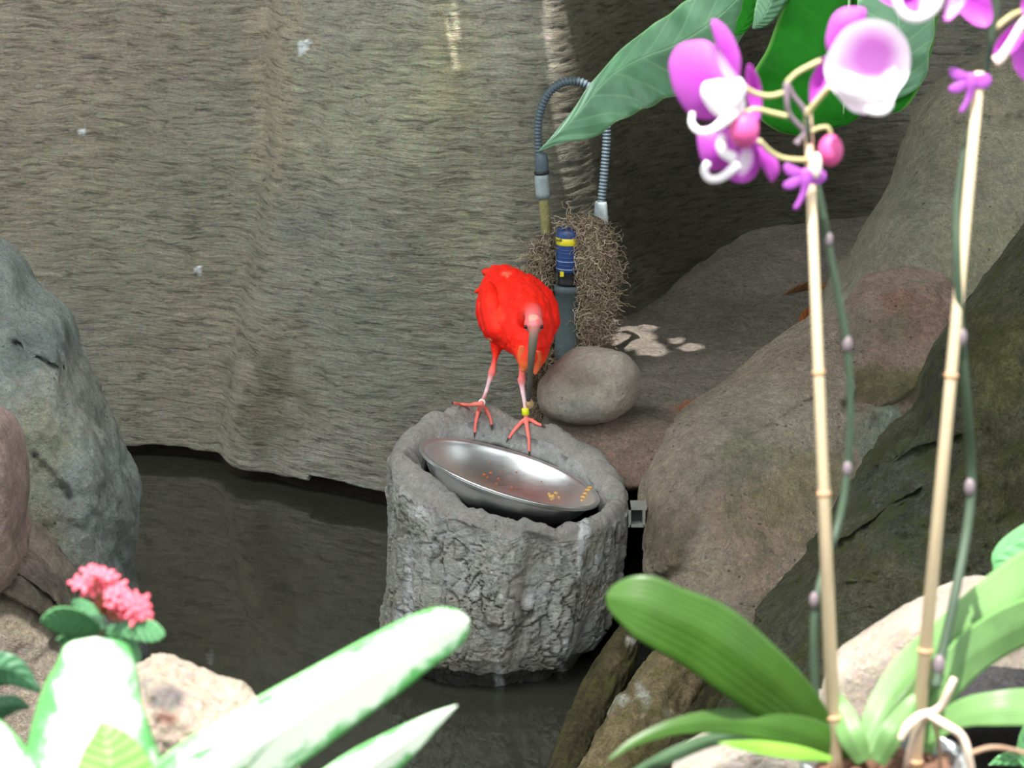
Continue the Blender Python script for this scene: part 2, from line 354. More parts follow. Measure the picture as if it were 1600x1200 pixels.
# ================================================================== SETTING
def build_wall():
    xs = np.concatenate([np.linspace(-4, -1.6, 24), np.arange(-1.57, 1.15, 0.009), np.linspace(1.2, 4, 24)])
    zs = np.concatenate([[-0.5, -0.25, -0.1, -0.03], np.arange(0.0, 0.03, 0.007), np.arange(0.032, 1.42, 0.0055), np.linspace(1.46, 4.3, 60)])
    kx = [-4, -1.6, -1.0, -0.52, -0.325, 0, 0.12, 0.20, 0.3, 0.5, 0.67, 1.0, 4]; ky = [7.2, 6.75, 6.65, 6.40, 6.24, 6.12, 6.14, 6.30, 6.52, 6.78, 6.95, 7.05, 7.2]
    fx = np.linspace(-4.2, 4.2, 1681); fy = np.interp(fx, kx, ky); ker = np.hanning(31); ker /= ker.sum(); fy = np.convolve(np.pad(fy, 15, 'edge'), ker, 'valid')
    Z, X = np.meshgrid(zs, xs, indexing='ij')
    Y = np.interp(X, fx, fy)
    xr = np.interp(Z, [0, 0.3, 0.7, 1.26], [-0.80, -0.76, -0.67, -0.62])+0.02*perlin(np.stack([Z*4, 0*Z, 0*Z], -1))
    d = X-xr
    Y += 0.07*np.exp(-(d/0.16)**2)*(d < 0)+0.07*(d >= 0)*np.exp(-(d/0.03)**2)-0.05*smooth(0, 0.11, d)*(1-smooth(0.15, 0.55, d))
    Y -= 0.035*np.exp(-((X+0.19)/0.07)**2)*smooth(0.6, 1.1, Z)
    Y += 0.03*np.exp(-((X+0.63)/0.05)**2)*(1-smooth(0.15, 0.4, Z))
    Y += -0.03*smooth(0.45, 0.25, Z)*np.exp(-((X+0.35)/0.25)**2)
    p = np.stack([X, Y, Z], -1)
    Y = Y+0.05*fbm(p*np.array([1.6, 0, 0.6]), 3)
    # horizontal trowelled ripples
    wz = Z+0.02*fbm(np.stack([X*4, 0*X, Z*3], -1), 3)+0.012*perlin(np.stack([X*13, 0*X+4, Z*6], -1))
    g = perlin(np.stack([X*10, 0*X, wz*60], -1))+0.6*perlin(np.stack([X*22, 0*X+7, wz*115], -1))
    amp = 0.6+0.9*np.clip(0.5+fbm(np.stack([X*3, 0*X+9, Z*3], -1), 3), 0, 1)
    Y = Y-0.0042*amp*(1-np.abs(g)*1.6)+0.003*fbm(p*np.array([40, 0, 40]), 3)
    lip = 0.036+0.012*fbm(np.stack([X*7, 0*X, 0*X], -1), 3)+0.015*(np.abs(X+0.42) < 0.10)
    Y = Y+0.07*(1-smooth(-0.004, 0.004, Z-lip))
    V = np.stack([X, Y, Z], -1).reshape(-1, 3)
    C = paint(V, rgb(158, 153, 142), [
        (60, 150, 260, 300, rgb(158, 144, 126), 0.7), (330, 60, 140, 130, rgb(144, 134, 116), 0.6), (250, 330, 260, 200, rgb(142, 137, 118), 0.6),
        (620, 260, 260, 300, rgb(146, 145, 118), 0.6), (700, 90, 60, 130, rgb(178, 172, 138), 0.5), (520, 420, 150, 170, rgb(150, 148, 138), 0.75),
        (430, 120, 45, 260, rgb(178, 164, 142), 0.7), (650, 560, 240, 150, rgb(138, 138, 124), 0.7), (330, 560, 180, 170, rgb(150, 138, 118), 0.5),  # first patch paints the ridge lighter, as if lit from the left
        (420, 630, 50, 120, rgb(100, 96, 78), 0.55), (1150, 250, 330, 420, rgb(78, 76, 62), 0.95), (960, 60, 120, 160, rgb(92, 86, 66), 0.7)], warp=60)  # shade of the low crease and the right recess painted into the colour
    z = V[:, 2]; l = lip.reshape(-1)
    wet = (1-smooth(-0.003, 0.004, z-l))[:, None]; C = C*(1-wet)+rgb(52, 42, 34)*wet
    wh = (np.exp(-((z-l-0.006)/0.005)**2)*smooth(-0.62, -0.5, V[:, 0])*np.clip(0.6+fbm(V*25, 3)*1.5, 0, 1))[:, None]; C = C*(1-wh)+rgb(215, 220, 215)*wh
    px, py = PIX(V)
    for (ax, ay, rr) in [(474, 72, 8), (470, 80, 6), (480, 66, 5), (128, 206, 4), (311, 422, 5)]:
        s = (np.hypot((px-ax), (py-ay)*0.8)+3*fbm(V*60, 2) < rr)[:, None]; C = np.where(s, rgb(225, 228, 228), C)
    m, nt, bs = newmat('trowelled_concrete'); at = nt.nodes.new('ShaderNodeAttribute'); at.attribute_name = 'Col'
    v = coords(nt, (13, 13, 85)); v2 = coords(nt)
    wrp = noisen(nt, v2, 7, 4, 0.6, out=1)
    ad = nt.nodes.new('ShaderNodeVectorMath'); ad.operation = 'MULTIPLY_ADD'; nt.links.new(wrp, ad.inputs[0]); ad.inputs[1].default_value = (1.2, 1.2, 2.6); nt.links.new(v, ad.inputs[2])
    a = noisen(nt, ad.outputs[0], 1.0, 6, 0.70, 0.4); b = noisen(nt, v2, 150, 4, 0.7); c = noisen(nt, v2, 3.5, 5, 0.6)
    hue = noisen(nt, v2, 90, 3, 0.7, out=1)
    k = mathn(nt, 'MULTIPLY', ramp(nt, a, [(0.36, 0.42), (0.48, 0.86), (0.70, 1.06)]), mathn(nt, 'ADD', mathn(nt, 'MULTIPLY', b, 1.1), 0.62))
    k = mathn(nt, 'MULTIPLY', k, mathn(nt, 'ADD', mathn(nt, 'MULTIPLY', c, 0.7), 0.65))
    vm = nt.nodes.new('ShaderNodeVectorMath'); vm.operation = 'SCALE'; nt.links.new(at.outputs['Color'], vm.inputs[0]); nt.links.new(k, vm.inputs['Scale'])
    cc = mixc(nt, 0.26, vm.outputs[0], hue, 'OVERLAY')
    nt.links.new(cc, bs.inputs['Base Color']); bs.inputs['Roughness'].default_value = 0.85; bs.inputs['Specular IOR Level'].default_value = 0.25
    bump(nt, bs, mathn(nt, 'ADD', a, mathn(nt, 'MULTIPLY', b, 0.25)), 1.0, 0.016)
    F = [(a_, b_, c_, d_) for a_, b_, c_, d_ in grid_faces(len(zs), len(xs))]
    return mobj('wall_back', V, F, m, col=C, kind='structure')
build_wall()
# water: dark still pond
m, nt, bs = newmat('pond_water'); bs.inputs['Base Color'].default_value = (0.040, 0.041, 0.031, 1); bs.inputs['Roughness'].default_value = 0.03
bs.inputs['IOR'].default_value = 1.6; n = noisen(nt, coords(nt), 5, 3, 0.5); bump(nt, bs, n, 0.10, 0.01)
MW = m
xs = np.linspace(-5, 5, 30); ys = np.linspace(-3, 8, 30)
V = np.array([(x, y, 0.0) for y in ys for x in xs]); mobj('floor_water', V, grid_faces(30, 30), MW, kind='structure')

MR = mat_rock('faux_rock', patch=3.5, patch_amt=0.35, grain=60, grain_amt=0.42, bumpd=0.026, bstr=1.0, pits=0.4)
MRG = mat_rock('mossy_rock', patch=5, patch_amt=0.6, grain=65, grain_amt=0.7, bumpd=0.034, bstr=1.0, tint=rgb(100, 108, 48), tint_amt=0.65)
MRS = mat_rock('smooth_stone', patch=6, patch_amt=0.3, grain=110, grain_amt=0.3, bumpd=0.004, bstr=0.8)
MRL = mat_rock('pale_rock', patch=9, patch_amt=0.3, grain=60, grain_amt=0.3, bumpd=0.01, bstr=1.0, pits=0.8)

def build_ledge():
    xs = np.concatenate([np.arange(0.045, 1.3, 0.012), np.linspace(1.35, 4, 10)]); t = np.arange(0, 1.0001, 1/190)
    # profile from the front foot up the face and back to the wall
    T, X = np.meshgrid(t, xs, indexing='ij')
    s = T*2.3
    fy = 5.22-0.10*smooth(0.3, 0.6, X)
    Y = fy+np.where(s < 0.5, 0.02*s, np.where(s < 0.85, 0.01+(s-0.5)*0.75, 0.01+0.2625+(s-0.85)*1.20))
    Z = -0.3+np.where(s < 0.5, s*1.2, np.where(s < 0.85, 0.6+(s-0.5)*0.45, 0.6+0.1575-0.0))
    Z = Z-0.01*smooth(0.85, 0.9, s)
    Z = Z+0.12*smooth(6.2, 7.1, Y)*smooth(0.3, 0.6, X)+0.03*smooth(0.35, 0.8, X)
    p = np.stack([X, Y, Z], -1); nz = fbm(p*5, 5); Z = Z+0.022*nz+0.006*fbm(p*26, 3); Y = Y+0.02*fbm(p*6+30, 4)*(s < 0.9)
    Z = Z-0.4*(1-smooth(0.045, 0.11, X))*smooth(5.4, 5.2, Y)-0.25*(1-smooth(0.045, 0.075, X))
    Y = Y+0.45*(1-smooth(0.24, 0.36, Z))*(s < 0.6)
    X = X+0.05*fbm(np.stack([0*X, Y*7, Z*7], -1), 3)*(1-smooth(0.05, 0.25, X))
    V = np.stack([X, Y, Z], -1).reshape(-1, 3)
    C = paint(V, rgb(128, 119, 110), [(1000, 720, 120, 70, rgb(148, 124, 112), 0.9), (960, 680, 120, 30, rgb(142, 124, 112), 0.8), (1085, 640, 40, 18, rgb(150, 92, 50), 0.75),
        (1230, 500, 200, 60, rgb(102, 100, 88), 0.6), (1020, 600, 120, 50, rgb(120, 112, 106), 0.5), (1000, 860, 60, 60, rgb(60, 58, 40), 0.8)], warp=30, gain=2.2)  # last patch paints the shadow in the gap beside the stump
    mobj('ground_ledge', V, grid_faces(len(t), len(xs)), MR, col=C, kind='structure')
build_ledge()
def build_bank():
    xs = np.linspace(-2.6, 2.6, 90); sy = np.concatenate([np.linspace(-2.5, 1.2, 20), np.linspace(1.25, 3.3, 60)])
    Yg, X = np.meshgrid(sy, xs, indexing='ij')
    Z = np.interp(Yg, [-3, 2.15, 2.3, 2.75, 2.95, 3.3], [0.90, 0.90, 0.86, 0.70, 0.35, -0.35])
    p = np.stack([X, Yg, Z], -1); Z = Z+0.02*fbm(p*4, 4)
    V = np.stack([X, Yg, Z], -1).reshape(-1, 3)
    mobj('ground_planting_bank', V, grid_faces(len(sy), len(xs)), MRG, col=rgb(70, 56, 44), kind='structure')
build_bank()
def build_shade_slab():
    """added unseen slab shading the pool, with holes placed to cast the sun patches"""
    h = 3.2; holes = []
    def up(pt):
        pt = Vector(pt); return pt-SUN_D*((h-pt.z)/(-SUN_D.z))
    cam0 = Vector((0, 0, CAM_Z))
    def hit(px, py):
        d = (P(px, py, 6)-cam0).normalized(); bl = None
        for bv in (BV['wall_back'], BV['ground_ledge']):
            r = bv.ray_cast(cam0, d)
            if r[0] is not None and (bl is None or r[3] < bl[1]): bl = (r[0], r[3])
        return bl[0]
    for (px, py, rx, ry) in [(990, 528, 0.056, 0.10), (1016, 545, 0.040, 0.07), (1012, 509, 0.026, 0.02), (1058, 532, 0.02, 0.03), (1080, 543, 0.030, 0.03),
                             (893, 150, 0.034, 0.06), (896, 185, 0.040, 0.06), (893, 240, 0.028, 0.06), (897, 280, 0.024, 0.05), (899, 315, 0.024, 0.05), (898, 335, 0.016, 0.03), (704, 62, 0.010, 0.022), (713, 40, 0.009, 0.014)]:
        q = up(hit(px, py)); holes.append((q.x, q.y, rx, ry))
    xs = np.linspace(-5, 5, 60).tolist(); ys = np.linspace(3.0, 9, 40).tolist()
    hx = [q[0] for q in holes]; hy = [q[1] for q in holes]
    xs = np.unique(np.round(np.concatenate([xs, np.arange(min(hx)-0.15, max(hx)+0.15, 0.008)]), 5)); ys = np.unique(np.round(np.concatenate([ys, np.arange(min(hy)-0.15, max(hy)+0.15, 0.008)]), 5))
    Yg, X = np.meshgrid(ys, xs, indexing='ij')
    Z = h+0*X
    V = np.stack([X, Yg, Z], -1).reshape(-1, 3); F = []
    cx = (xs[:-1]+xs[1:])/2; cy = (ys[:-1]+ys[1:])/2; CY, CX = np.meshgrid(cy, cx, indexing='ij')
    op = np.zeros(CX.shape, bool); wob = 0.35*fbm(np.stack([CX*40, CY*40, 0*CX], -1), 3)
    for (x, y, rx, ry) in holes: op |= (np.hypot((CX-x)/rx, (CY-y)/ry)+wob) < 1
    nx = len(xs)
    for i, j in zip(*np.nonzero(~op)): F.append((i*nx+j, (i+1)*nx+j, (i+1)*nx+j+1, i*nx+j+1))
    mobj('shade_slab', V, F, MR, col=rgb(120, 112, 98), kind='structure')
BV = {}
def bvh(name):
    o = bpy.data.objects[name]; o_loc = ORG[name]
    return BVHTree.FromPolygons([v.co+o_loc for v in o.data.vertices], [tuple(p.vertices) for p in o.data.polygons])
for nme in ('wall_back', 'ground_ledge'): BV[nme] = bvh(nme)
build_shade_slab()

# ================================================================== ROCKS
GR = rgb(122, 130, 122)
o = pillow('boulder', [(-160, 330), (0, 392), (40, 448), (100, 500), (118, 560), (140, 600), (170, 680), (190, 740), (207, 790), (214, 830), (205, 880), (208, 940), (214, 1000), (222, 1060), (215, 1180), (100, 1240), (-200, 1240), (-300, 800)],
    lambda x, y: 4.95+0.0006*(150-x)-0.0003*(y-700), 0.42, 0.35, MR, centre=(20, 800), nang=160, rings=60, pw=1.6, disp=0.03, dscale=5, fine=0.004, fscale=45, ridged=0.06, rough_edge=0.015,
    gain=1.9, base=rgb(128, 134, 130), blobs=[(120, 620, 130, 90, rgb(138, 138, 128), 0.7), (60, 880, 90, 120, rgb(124, 116, 92), 0.7), (160, 790, 60, 80, rgb(124, 128, 124), 0.5), (60, 700, 60, 80, rgb(122, 118, 90), 0.5), (60, 540, 60, 40, rgb(100, 110, 110), 0.6), (130, 900, 80, 100, rgb(120, 126, 122), 0.5)], warp=40,
    creases=[(20, 540, 90, 585, 9, 0.05), (30, 690, 100, 780, 10, 0.02)])
setp(o, 'large grey green boulder at the left edge rising from the pool', 'boulder')
o = pillow('boulder', [(-200, 790), (-20, 828), (35, 850), (75, 890), (105, 930), (118, 1000), (150, 1060), (170, 1160), (150, 1300), (-200, 1300)],
    lambda x, y: 4.35-0.0003*(y-900), 0.3, 0.3, MR, centre=(0, 1040), nang=120, rings=40, disp=0.035, dscale=6, fine=0.004, fscale=45, ridged=0.07, rough_edge=0.02,
    gain=1.45, base=rgb(132, 122, 110), blobs=[(20, 870, 90, 50, rgb(150, 132, 124), 0.8), (60, 930, 60, 40, rgb(96, 84, 84), 0.7), (40, 960, 80, 50, rgb(136, 126, 104), 0.6)], warp=40, creases=[(0, 880, 105, 975, 8, 0.05), (0, 940, 110, 1010, 9, 0.03)])
setp(o, 'cracked brownish grey rock at lower left in front of the big boulder', 'rock')
o = pillow('boulder', [(-120, 630), (-20, 655), (10, 685), (24, 740), (28, 800), (24, 850), (30, 900), (-20, 960), (-120, 940)], 4.15, 0.12, 0.2, MR, nang=90, rings=30, disp=0.012, dscale=8, fine=0.003,
    gain=1.75, base=rgb(158, 134, 128), blobs=[(10, 870, 40, 40, rgb(146, 128, 110), 0.7)], warp=20)
setp(o, 'pinkish rock cut off by the left edge of the picture', 'rock')
# right-hand slope rocks
o = pillow('boulder', [(1760, -120), (1640, -20), (1600, 28), (1560, 78), (1500, 128), (1438, 190), (1432, 215), (1402, 285), (1375, 345), (1345, 402), (1328, 445), (1290, 490), (1290, 600), (1400, 680), (1650, 640), (1900, 500), (1900, -120)],
    lambda x, y: 5.95+0.0004*(x-1400)-0.0009*(y-300), 0.22, 0.5, MR, centre=(1640, 330), nang=180, rings=60, pw=2.2, disp=0.028, dscale=4, fine=0.004, fscale=45, rough_edge=0.008,
    gain=2, base=rgb(142, 136, 118), blobs=[(1560, 150, 130, 90, rgb(160, 152, 130), 0.7), (1420, 300, 60, 90, rgb(126, 128, 112), 0.6), (1400, 420, 90, 60, rgb(128, 122, 108), 0.6), (1540, 400, 80, 80, rgb(140, 140, 112), 0.5), (1500, 250, 70, 60, rgb(134, 126, 106), 0.5)], warp=50,
    creases=[(1432, 205, 1600, 190, 10, 0.03)])
setp(o, 'tall tan rock slab sloping up to the upper right corner', 'rock')
o = pillow('boulder', [(1003, 830), (1008, 760), (1035, 700), (1058, 660), (1120, 618), (1172, 578), (1230, 532), (1290, 488), (1320, 470), (1400, 470), (1480, 500), (1560, 560), (1700, 640), (1700, 900), (1600, 1100), (1300, 1150), (1130, 1110), (1070, 1010), (1045, 920), (1012, 890)],
    lambda x, y: 5.42+0.0005*(x-1200)-0.0013*(y-700), 0.30, 0.35, MR, centre=(1300, 780), nang=200, rings=80, pw=1.9, disp=0.03, dscale=4.5, fine=0.005, fscale=42, ridged=0.03, rough_edge=0.006,
    gain=2.1, base=rgb(150, 138, 122), blobs=[(1120, 720, 90, 90, rgb(142, 132, 122), 0.7), (1180, 640, 100, 50, rgb(152, 144, 130), 0.7), (1215, 850, 90, 110, rgb(160, 140, 122), 0.7), (1150, 800, 60, 80, rgb(150, 128, 112), 0.6), (1160, 780, 26, 100, rgb(112, 112, 88), 0.6), (1040, 850, 50, 70, rgb(84, 76, 58), 0.7),
        (1260, 760, 80, 70, rgb(128, 120, 86), 0.6), (1210, 700, 90, 20, rgb(118, 116, 92), 0.5), (1400, 640, 100, 60, rgb(118, 102, 88), 0.8), (1390, 700, 60, 60, rgb(124, 136, 122), 0.8), (1240, 1000, 80, 90, rgb(88, 88, 62), 0.7), (1300, 560, 60, 50, rgb(136, 120, 108), 0.5)], warp=75,
    creases=[(1330, 640, 1470, 540, 12, 0.06), (1170, 690, 1290, 620, 9, 0.02), (1040, 690, 1110, 900, 30, 0.03)])
setp(o, 'broad brown rock sloping down behind the first bamboo stake to the stump', 'rock')
o = pillow('boulder', [(1322, 478), (1345, 442), (1385, 423), (1425, 414), (1472, 424), (1490, 455), (1498, 500), (1485, 545), (1450, 590), (1405, 632), (1350, 640), (1312, 600), (1305, 530)],
    lambda x, y: 5.52-0.0016*(y-510), 0.070, 0.16, MR, nang=110, rings=44, pw=1.5, disp=0.024, dscale=8, fine=0.004, fscale=50, rough_edge=0.012,
    gain=1.9, base=rgb(150, 128, 116), blobs=[(1400, 510, 34, 22, rgb(120, 118, 96), 0.6), (1450, 500, 40, 40, rgb(142, 108, 96), 0.5), (1330, 520, 34, 60, rgb(136, 128, 116), 0.7), (1440, 440, 20, 12, rgb(120, 122, 100), 0.7), (1380, 605, 100, 46, rgb(108, 104, 72), 0.9), (1400, 480, 30, 20, rgb(158, 110, 84), 0.5)], warp=34)
setp(o, 'rounded reddish boulder lodged on the slope with moss below it', 'boulder')
o = pillow('boulder', [(1700, 280), (1602, 376), (1575, 408), (1530, 466), (1500, 505), (1466, 560), (1448, 600), (1442, 645), (1402, 690), (1370, 722), (1340, 765), (1300, 828), (1268, 880), (1232, 930), (1195, 972), (1180, 1015), (1150, 1080), (1135, 1140), (1180, 1330), (1400, 1420), (1900, 1420), (1900, 300)],
    lambda x, y: 4.62+0.0001*(x-1400)-0.0007*(y-800), 0.34, 0.35, MRG, centre=(1560, 900), nang=220, rings=90, pw=1.8, disp=0.045, dscale=6, fine=0.010, fscale=30, ridged=0.05, rough_edge=0.010,
    gain=2, base=rgb(82, 82, 66), blobs=[(1480, 640, 60, 90, rgb(54, 54, 48), 0.8), (1560, 560, 60, 120, rgb(92, 90, 56), 0.8), (1400, 760, 70, 60, rgb(80, 86, 76), 0.8), (1370, 900, 120, 70, rgb(78, 72, 56), 0.6), (1300, 960, 80, 70, rgb(80, 80, 66), 0.7), (1430, 820, 80, 60, rgb(70, 74, 62), 0.7), (1560, 760, 80, 100, rgb(76, 74, 50), 0.7)], warp=60,
    creases=[(1300, 870, 1440, 780, 10, 0.05), (1380, 740, 1500, 690, 10, 0.04)])
setp(o, 'dark mossy rock mass at the right behind the orchid stakes', 'rock')
o = pillow('stone', [(840, 612), (850, 590), (872, 568), (905, 550), (945, 547), (980, 556), (997, 578), (998, 602), (985, 632), (958, 655), (915, 664), (875, 660), (850, 645)],
    5.46, 0.075, 0.10, MRS, nang=100, rings=40, pw=1.9, disp=0.014, dscale=7, fine=0.0015, fscale=40,
    gain=1.25, base=rgb(158, 148, 138), blobs=[(900, 590, 40, 20, rgb(128, 114, 98), 0.6), (905, 640, 40, 20, rgb(128, 130, 126), 0.6)], warp=14)
setp(o, 'smooth oval grey boulder lying on the ledge behind the ibis', 'boulder')
# pale rocks on the near bank
o = pillow('rock', [(140, 1085), (205, 1062), (225, 1052), (245, 1051), (275, 1060), (310, 1074), (345, 1090), (370, 1094), (395, 1108), (412, 1140), (470, 1220), (470, 1420), (60, 1420), (60, 1150)],
    2.52, 0.12, 0.14, MRL, centre=(270, 1230), nang=120, rings=40, disp=0.012, dscale=14, fine=0.004, fscale=60, ridged=0.02, rough_edge=0.02,
    gain=1.25, base=rgb(188, 172, 156), blobs=[(262, 1095, 34, 24, rgb(110, 104, 104), 0.9), (225, 1075, 20, 20, rgb(150, 142, 134), 0.7), (262, 1125, 20, 10, rgb(140, 92, 80), 0.8)], warp=14)  # first patch paints the shade of a hollow into the stone colour
setp(o, 'pale pitted rock between the two large variegated leaves', 'rock')
o = pillow('rock', [(1290, 1075), (1330, 1035), (1400, 988), (1450, 960), (1520, 928), (1560, 914), (1640, 920), (1760, 980), (1760, 1060), (1640, 1020), (1560, 1035), (1500, 1060), (1440, 1100), (1400, 1150), (1340, 1200), (1290, 1180)],
    2.72, 0.05, 0.10, MRL, centre=(1440, 1030), nang=120, rings=30, disp=0.008, dscale=14, fine=0.002, fscale=60, rough_edge=0.01, base=rgb(205, 190, 175), blobs=[(1440, 1000, 70, 20, rgb(176, 156, 142), 0.6)], warp=14)
setp(o, 'long pale rock slanting up behind the orchid leaves on the right', 'rock')
o = pillow('rock', [(1040, 1230), (1090, 1185), (1150, 1165), (1195, 1125), (1215, 1098), (1240, 1090), (1268, 1102), (1320, 1120), (1340, 1300), (1100, 1380)], 2.75, 0.08, 0.10, MRL, nang=90, rings=30, disp=0.01, dscale=14, fine=0.003, fscale=60,
    base=rgb(196, 186, 174), rough_edge=0.01)
setp(o, 'whitish rock showing beneath the left orchid leaves', 'rock')
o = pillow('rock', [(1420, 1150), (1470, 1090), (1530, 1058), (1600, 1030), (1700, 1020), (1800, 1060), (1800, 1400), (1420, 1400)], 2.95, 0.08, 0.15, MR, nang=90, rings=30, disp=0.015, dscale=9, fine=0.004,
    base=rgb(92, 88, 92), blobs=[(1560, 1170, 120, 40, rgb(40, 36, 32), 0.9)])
setp(o, 'dark grey rock in the shade below the slanting pale rock', 'rock')

# ================================================================== LOGS
MLOG = mat_rock('mossy_bark', patch=7, patch_amt=0.5, grain=60, grain_amt=0.6, bumpd=0.008, bstr=0.9, tint=rgb(104, 106, 48), tint_amt=0.55)
def log(pts, seedv, base, blobs, label, crack=0.01):
    pts3 = [P(x, y, Y) for x, y, Y, r in pts]; rad = [r for *_, r in pts]; n = 120; sides = 56
    V, F = tube_vf(pts3, rad, sides, n)
    body = V[:n*sides].reshape(n, sides, 3); cen = body.mean(1, keepdims=True); dr = body-cen; dr /= np.linalg.norm(dr, axis=-1, keepdims=True)
    tt = np.linspace(0, 1, n)[:, None]*6+0*body[..., 0]
    q = np.stack([dr[..., 0]*2.2+seedv, dr[..., 2]*2.2+tt*0.25, dr[..., 1]*2.2], -1)
    f1, f2, _ = voro(np.stack([dr[..., 0]*2.4+seedv, tt*0.55, dr[..., 2]*2.4], -1)+0.3*fbm(body*12, 3)[..., None])
    d = 0.14*fbm(q, 4)-0.16*np.exp(-((f2-f1)/0.10)**2)+0.05*fbm(body*40, 3)
    body = body+dr*(d*np.mean(rad))[..., None]; V[:n*sides] = body.reshape(-1, 3)
    C = paint(V, base, blobs, warp=16)
    return setp(mobj('log', V, F, MLOG, col=C), label, 'log')
WH = rgb(214, 212, 200)
log([(1130, 960, 5.0, 0.075), (1075, 1050, 4.8, 0.082), (1010, 1140, 4.62, 0.085), (950, 1260, 4.42, 0.08)], 0.0, rgb(150, 134, 102),
    [(960, 1090, 26, 10, WH, 0.8), (1000, 1085, 10, 26, WH, 0.8), (945, 1105, 12, 12, WH, 0.6), (1040, 1110, 8, 8, WH, 0.6), (1000, 1170, 60, 40, rgb(116, 104, 70), 0.6)], 'thick mossy log with white droppings leaning beside the stump base')
log([(990, 975, 5.06, 0.022), (960, 1040, 4.92, 0.040), (925, 1110, 4.78, 0.042), (895, 1180, 4.66, 0.04), (865, 1260, 4.5, 0.04)], 5.0, rgb(88, 80, 56),
    [(985, 1000, 16, 8, WH, 0.7), (960, 1030, 16, 18, rgb(140, 118, 98), 0.7)], 'thin dark mossy log wedged between the stump and the thick log')
log([(1180, 1000, 4.86, 0.055), (1130, 1090, 4.72, 0.06), (1075, 1190, 4.55, 0.065), (1040, 1290, 4.4, 0.06)], 9.0, rgb(72, 66, 46), [(1060, 1190, 50, 40, rgb(70, 58, 50), 0.7)], 'dark mossy log under the drooping orchid leaf')

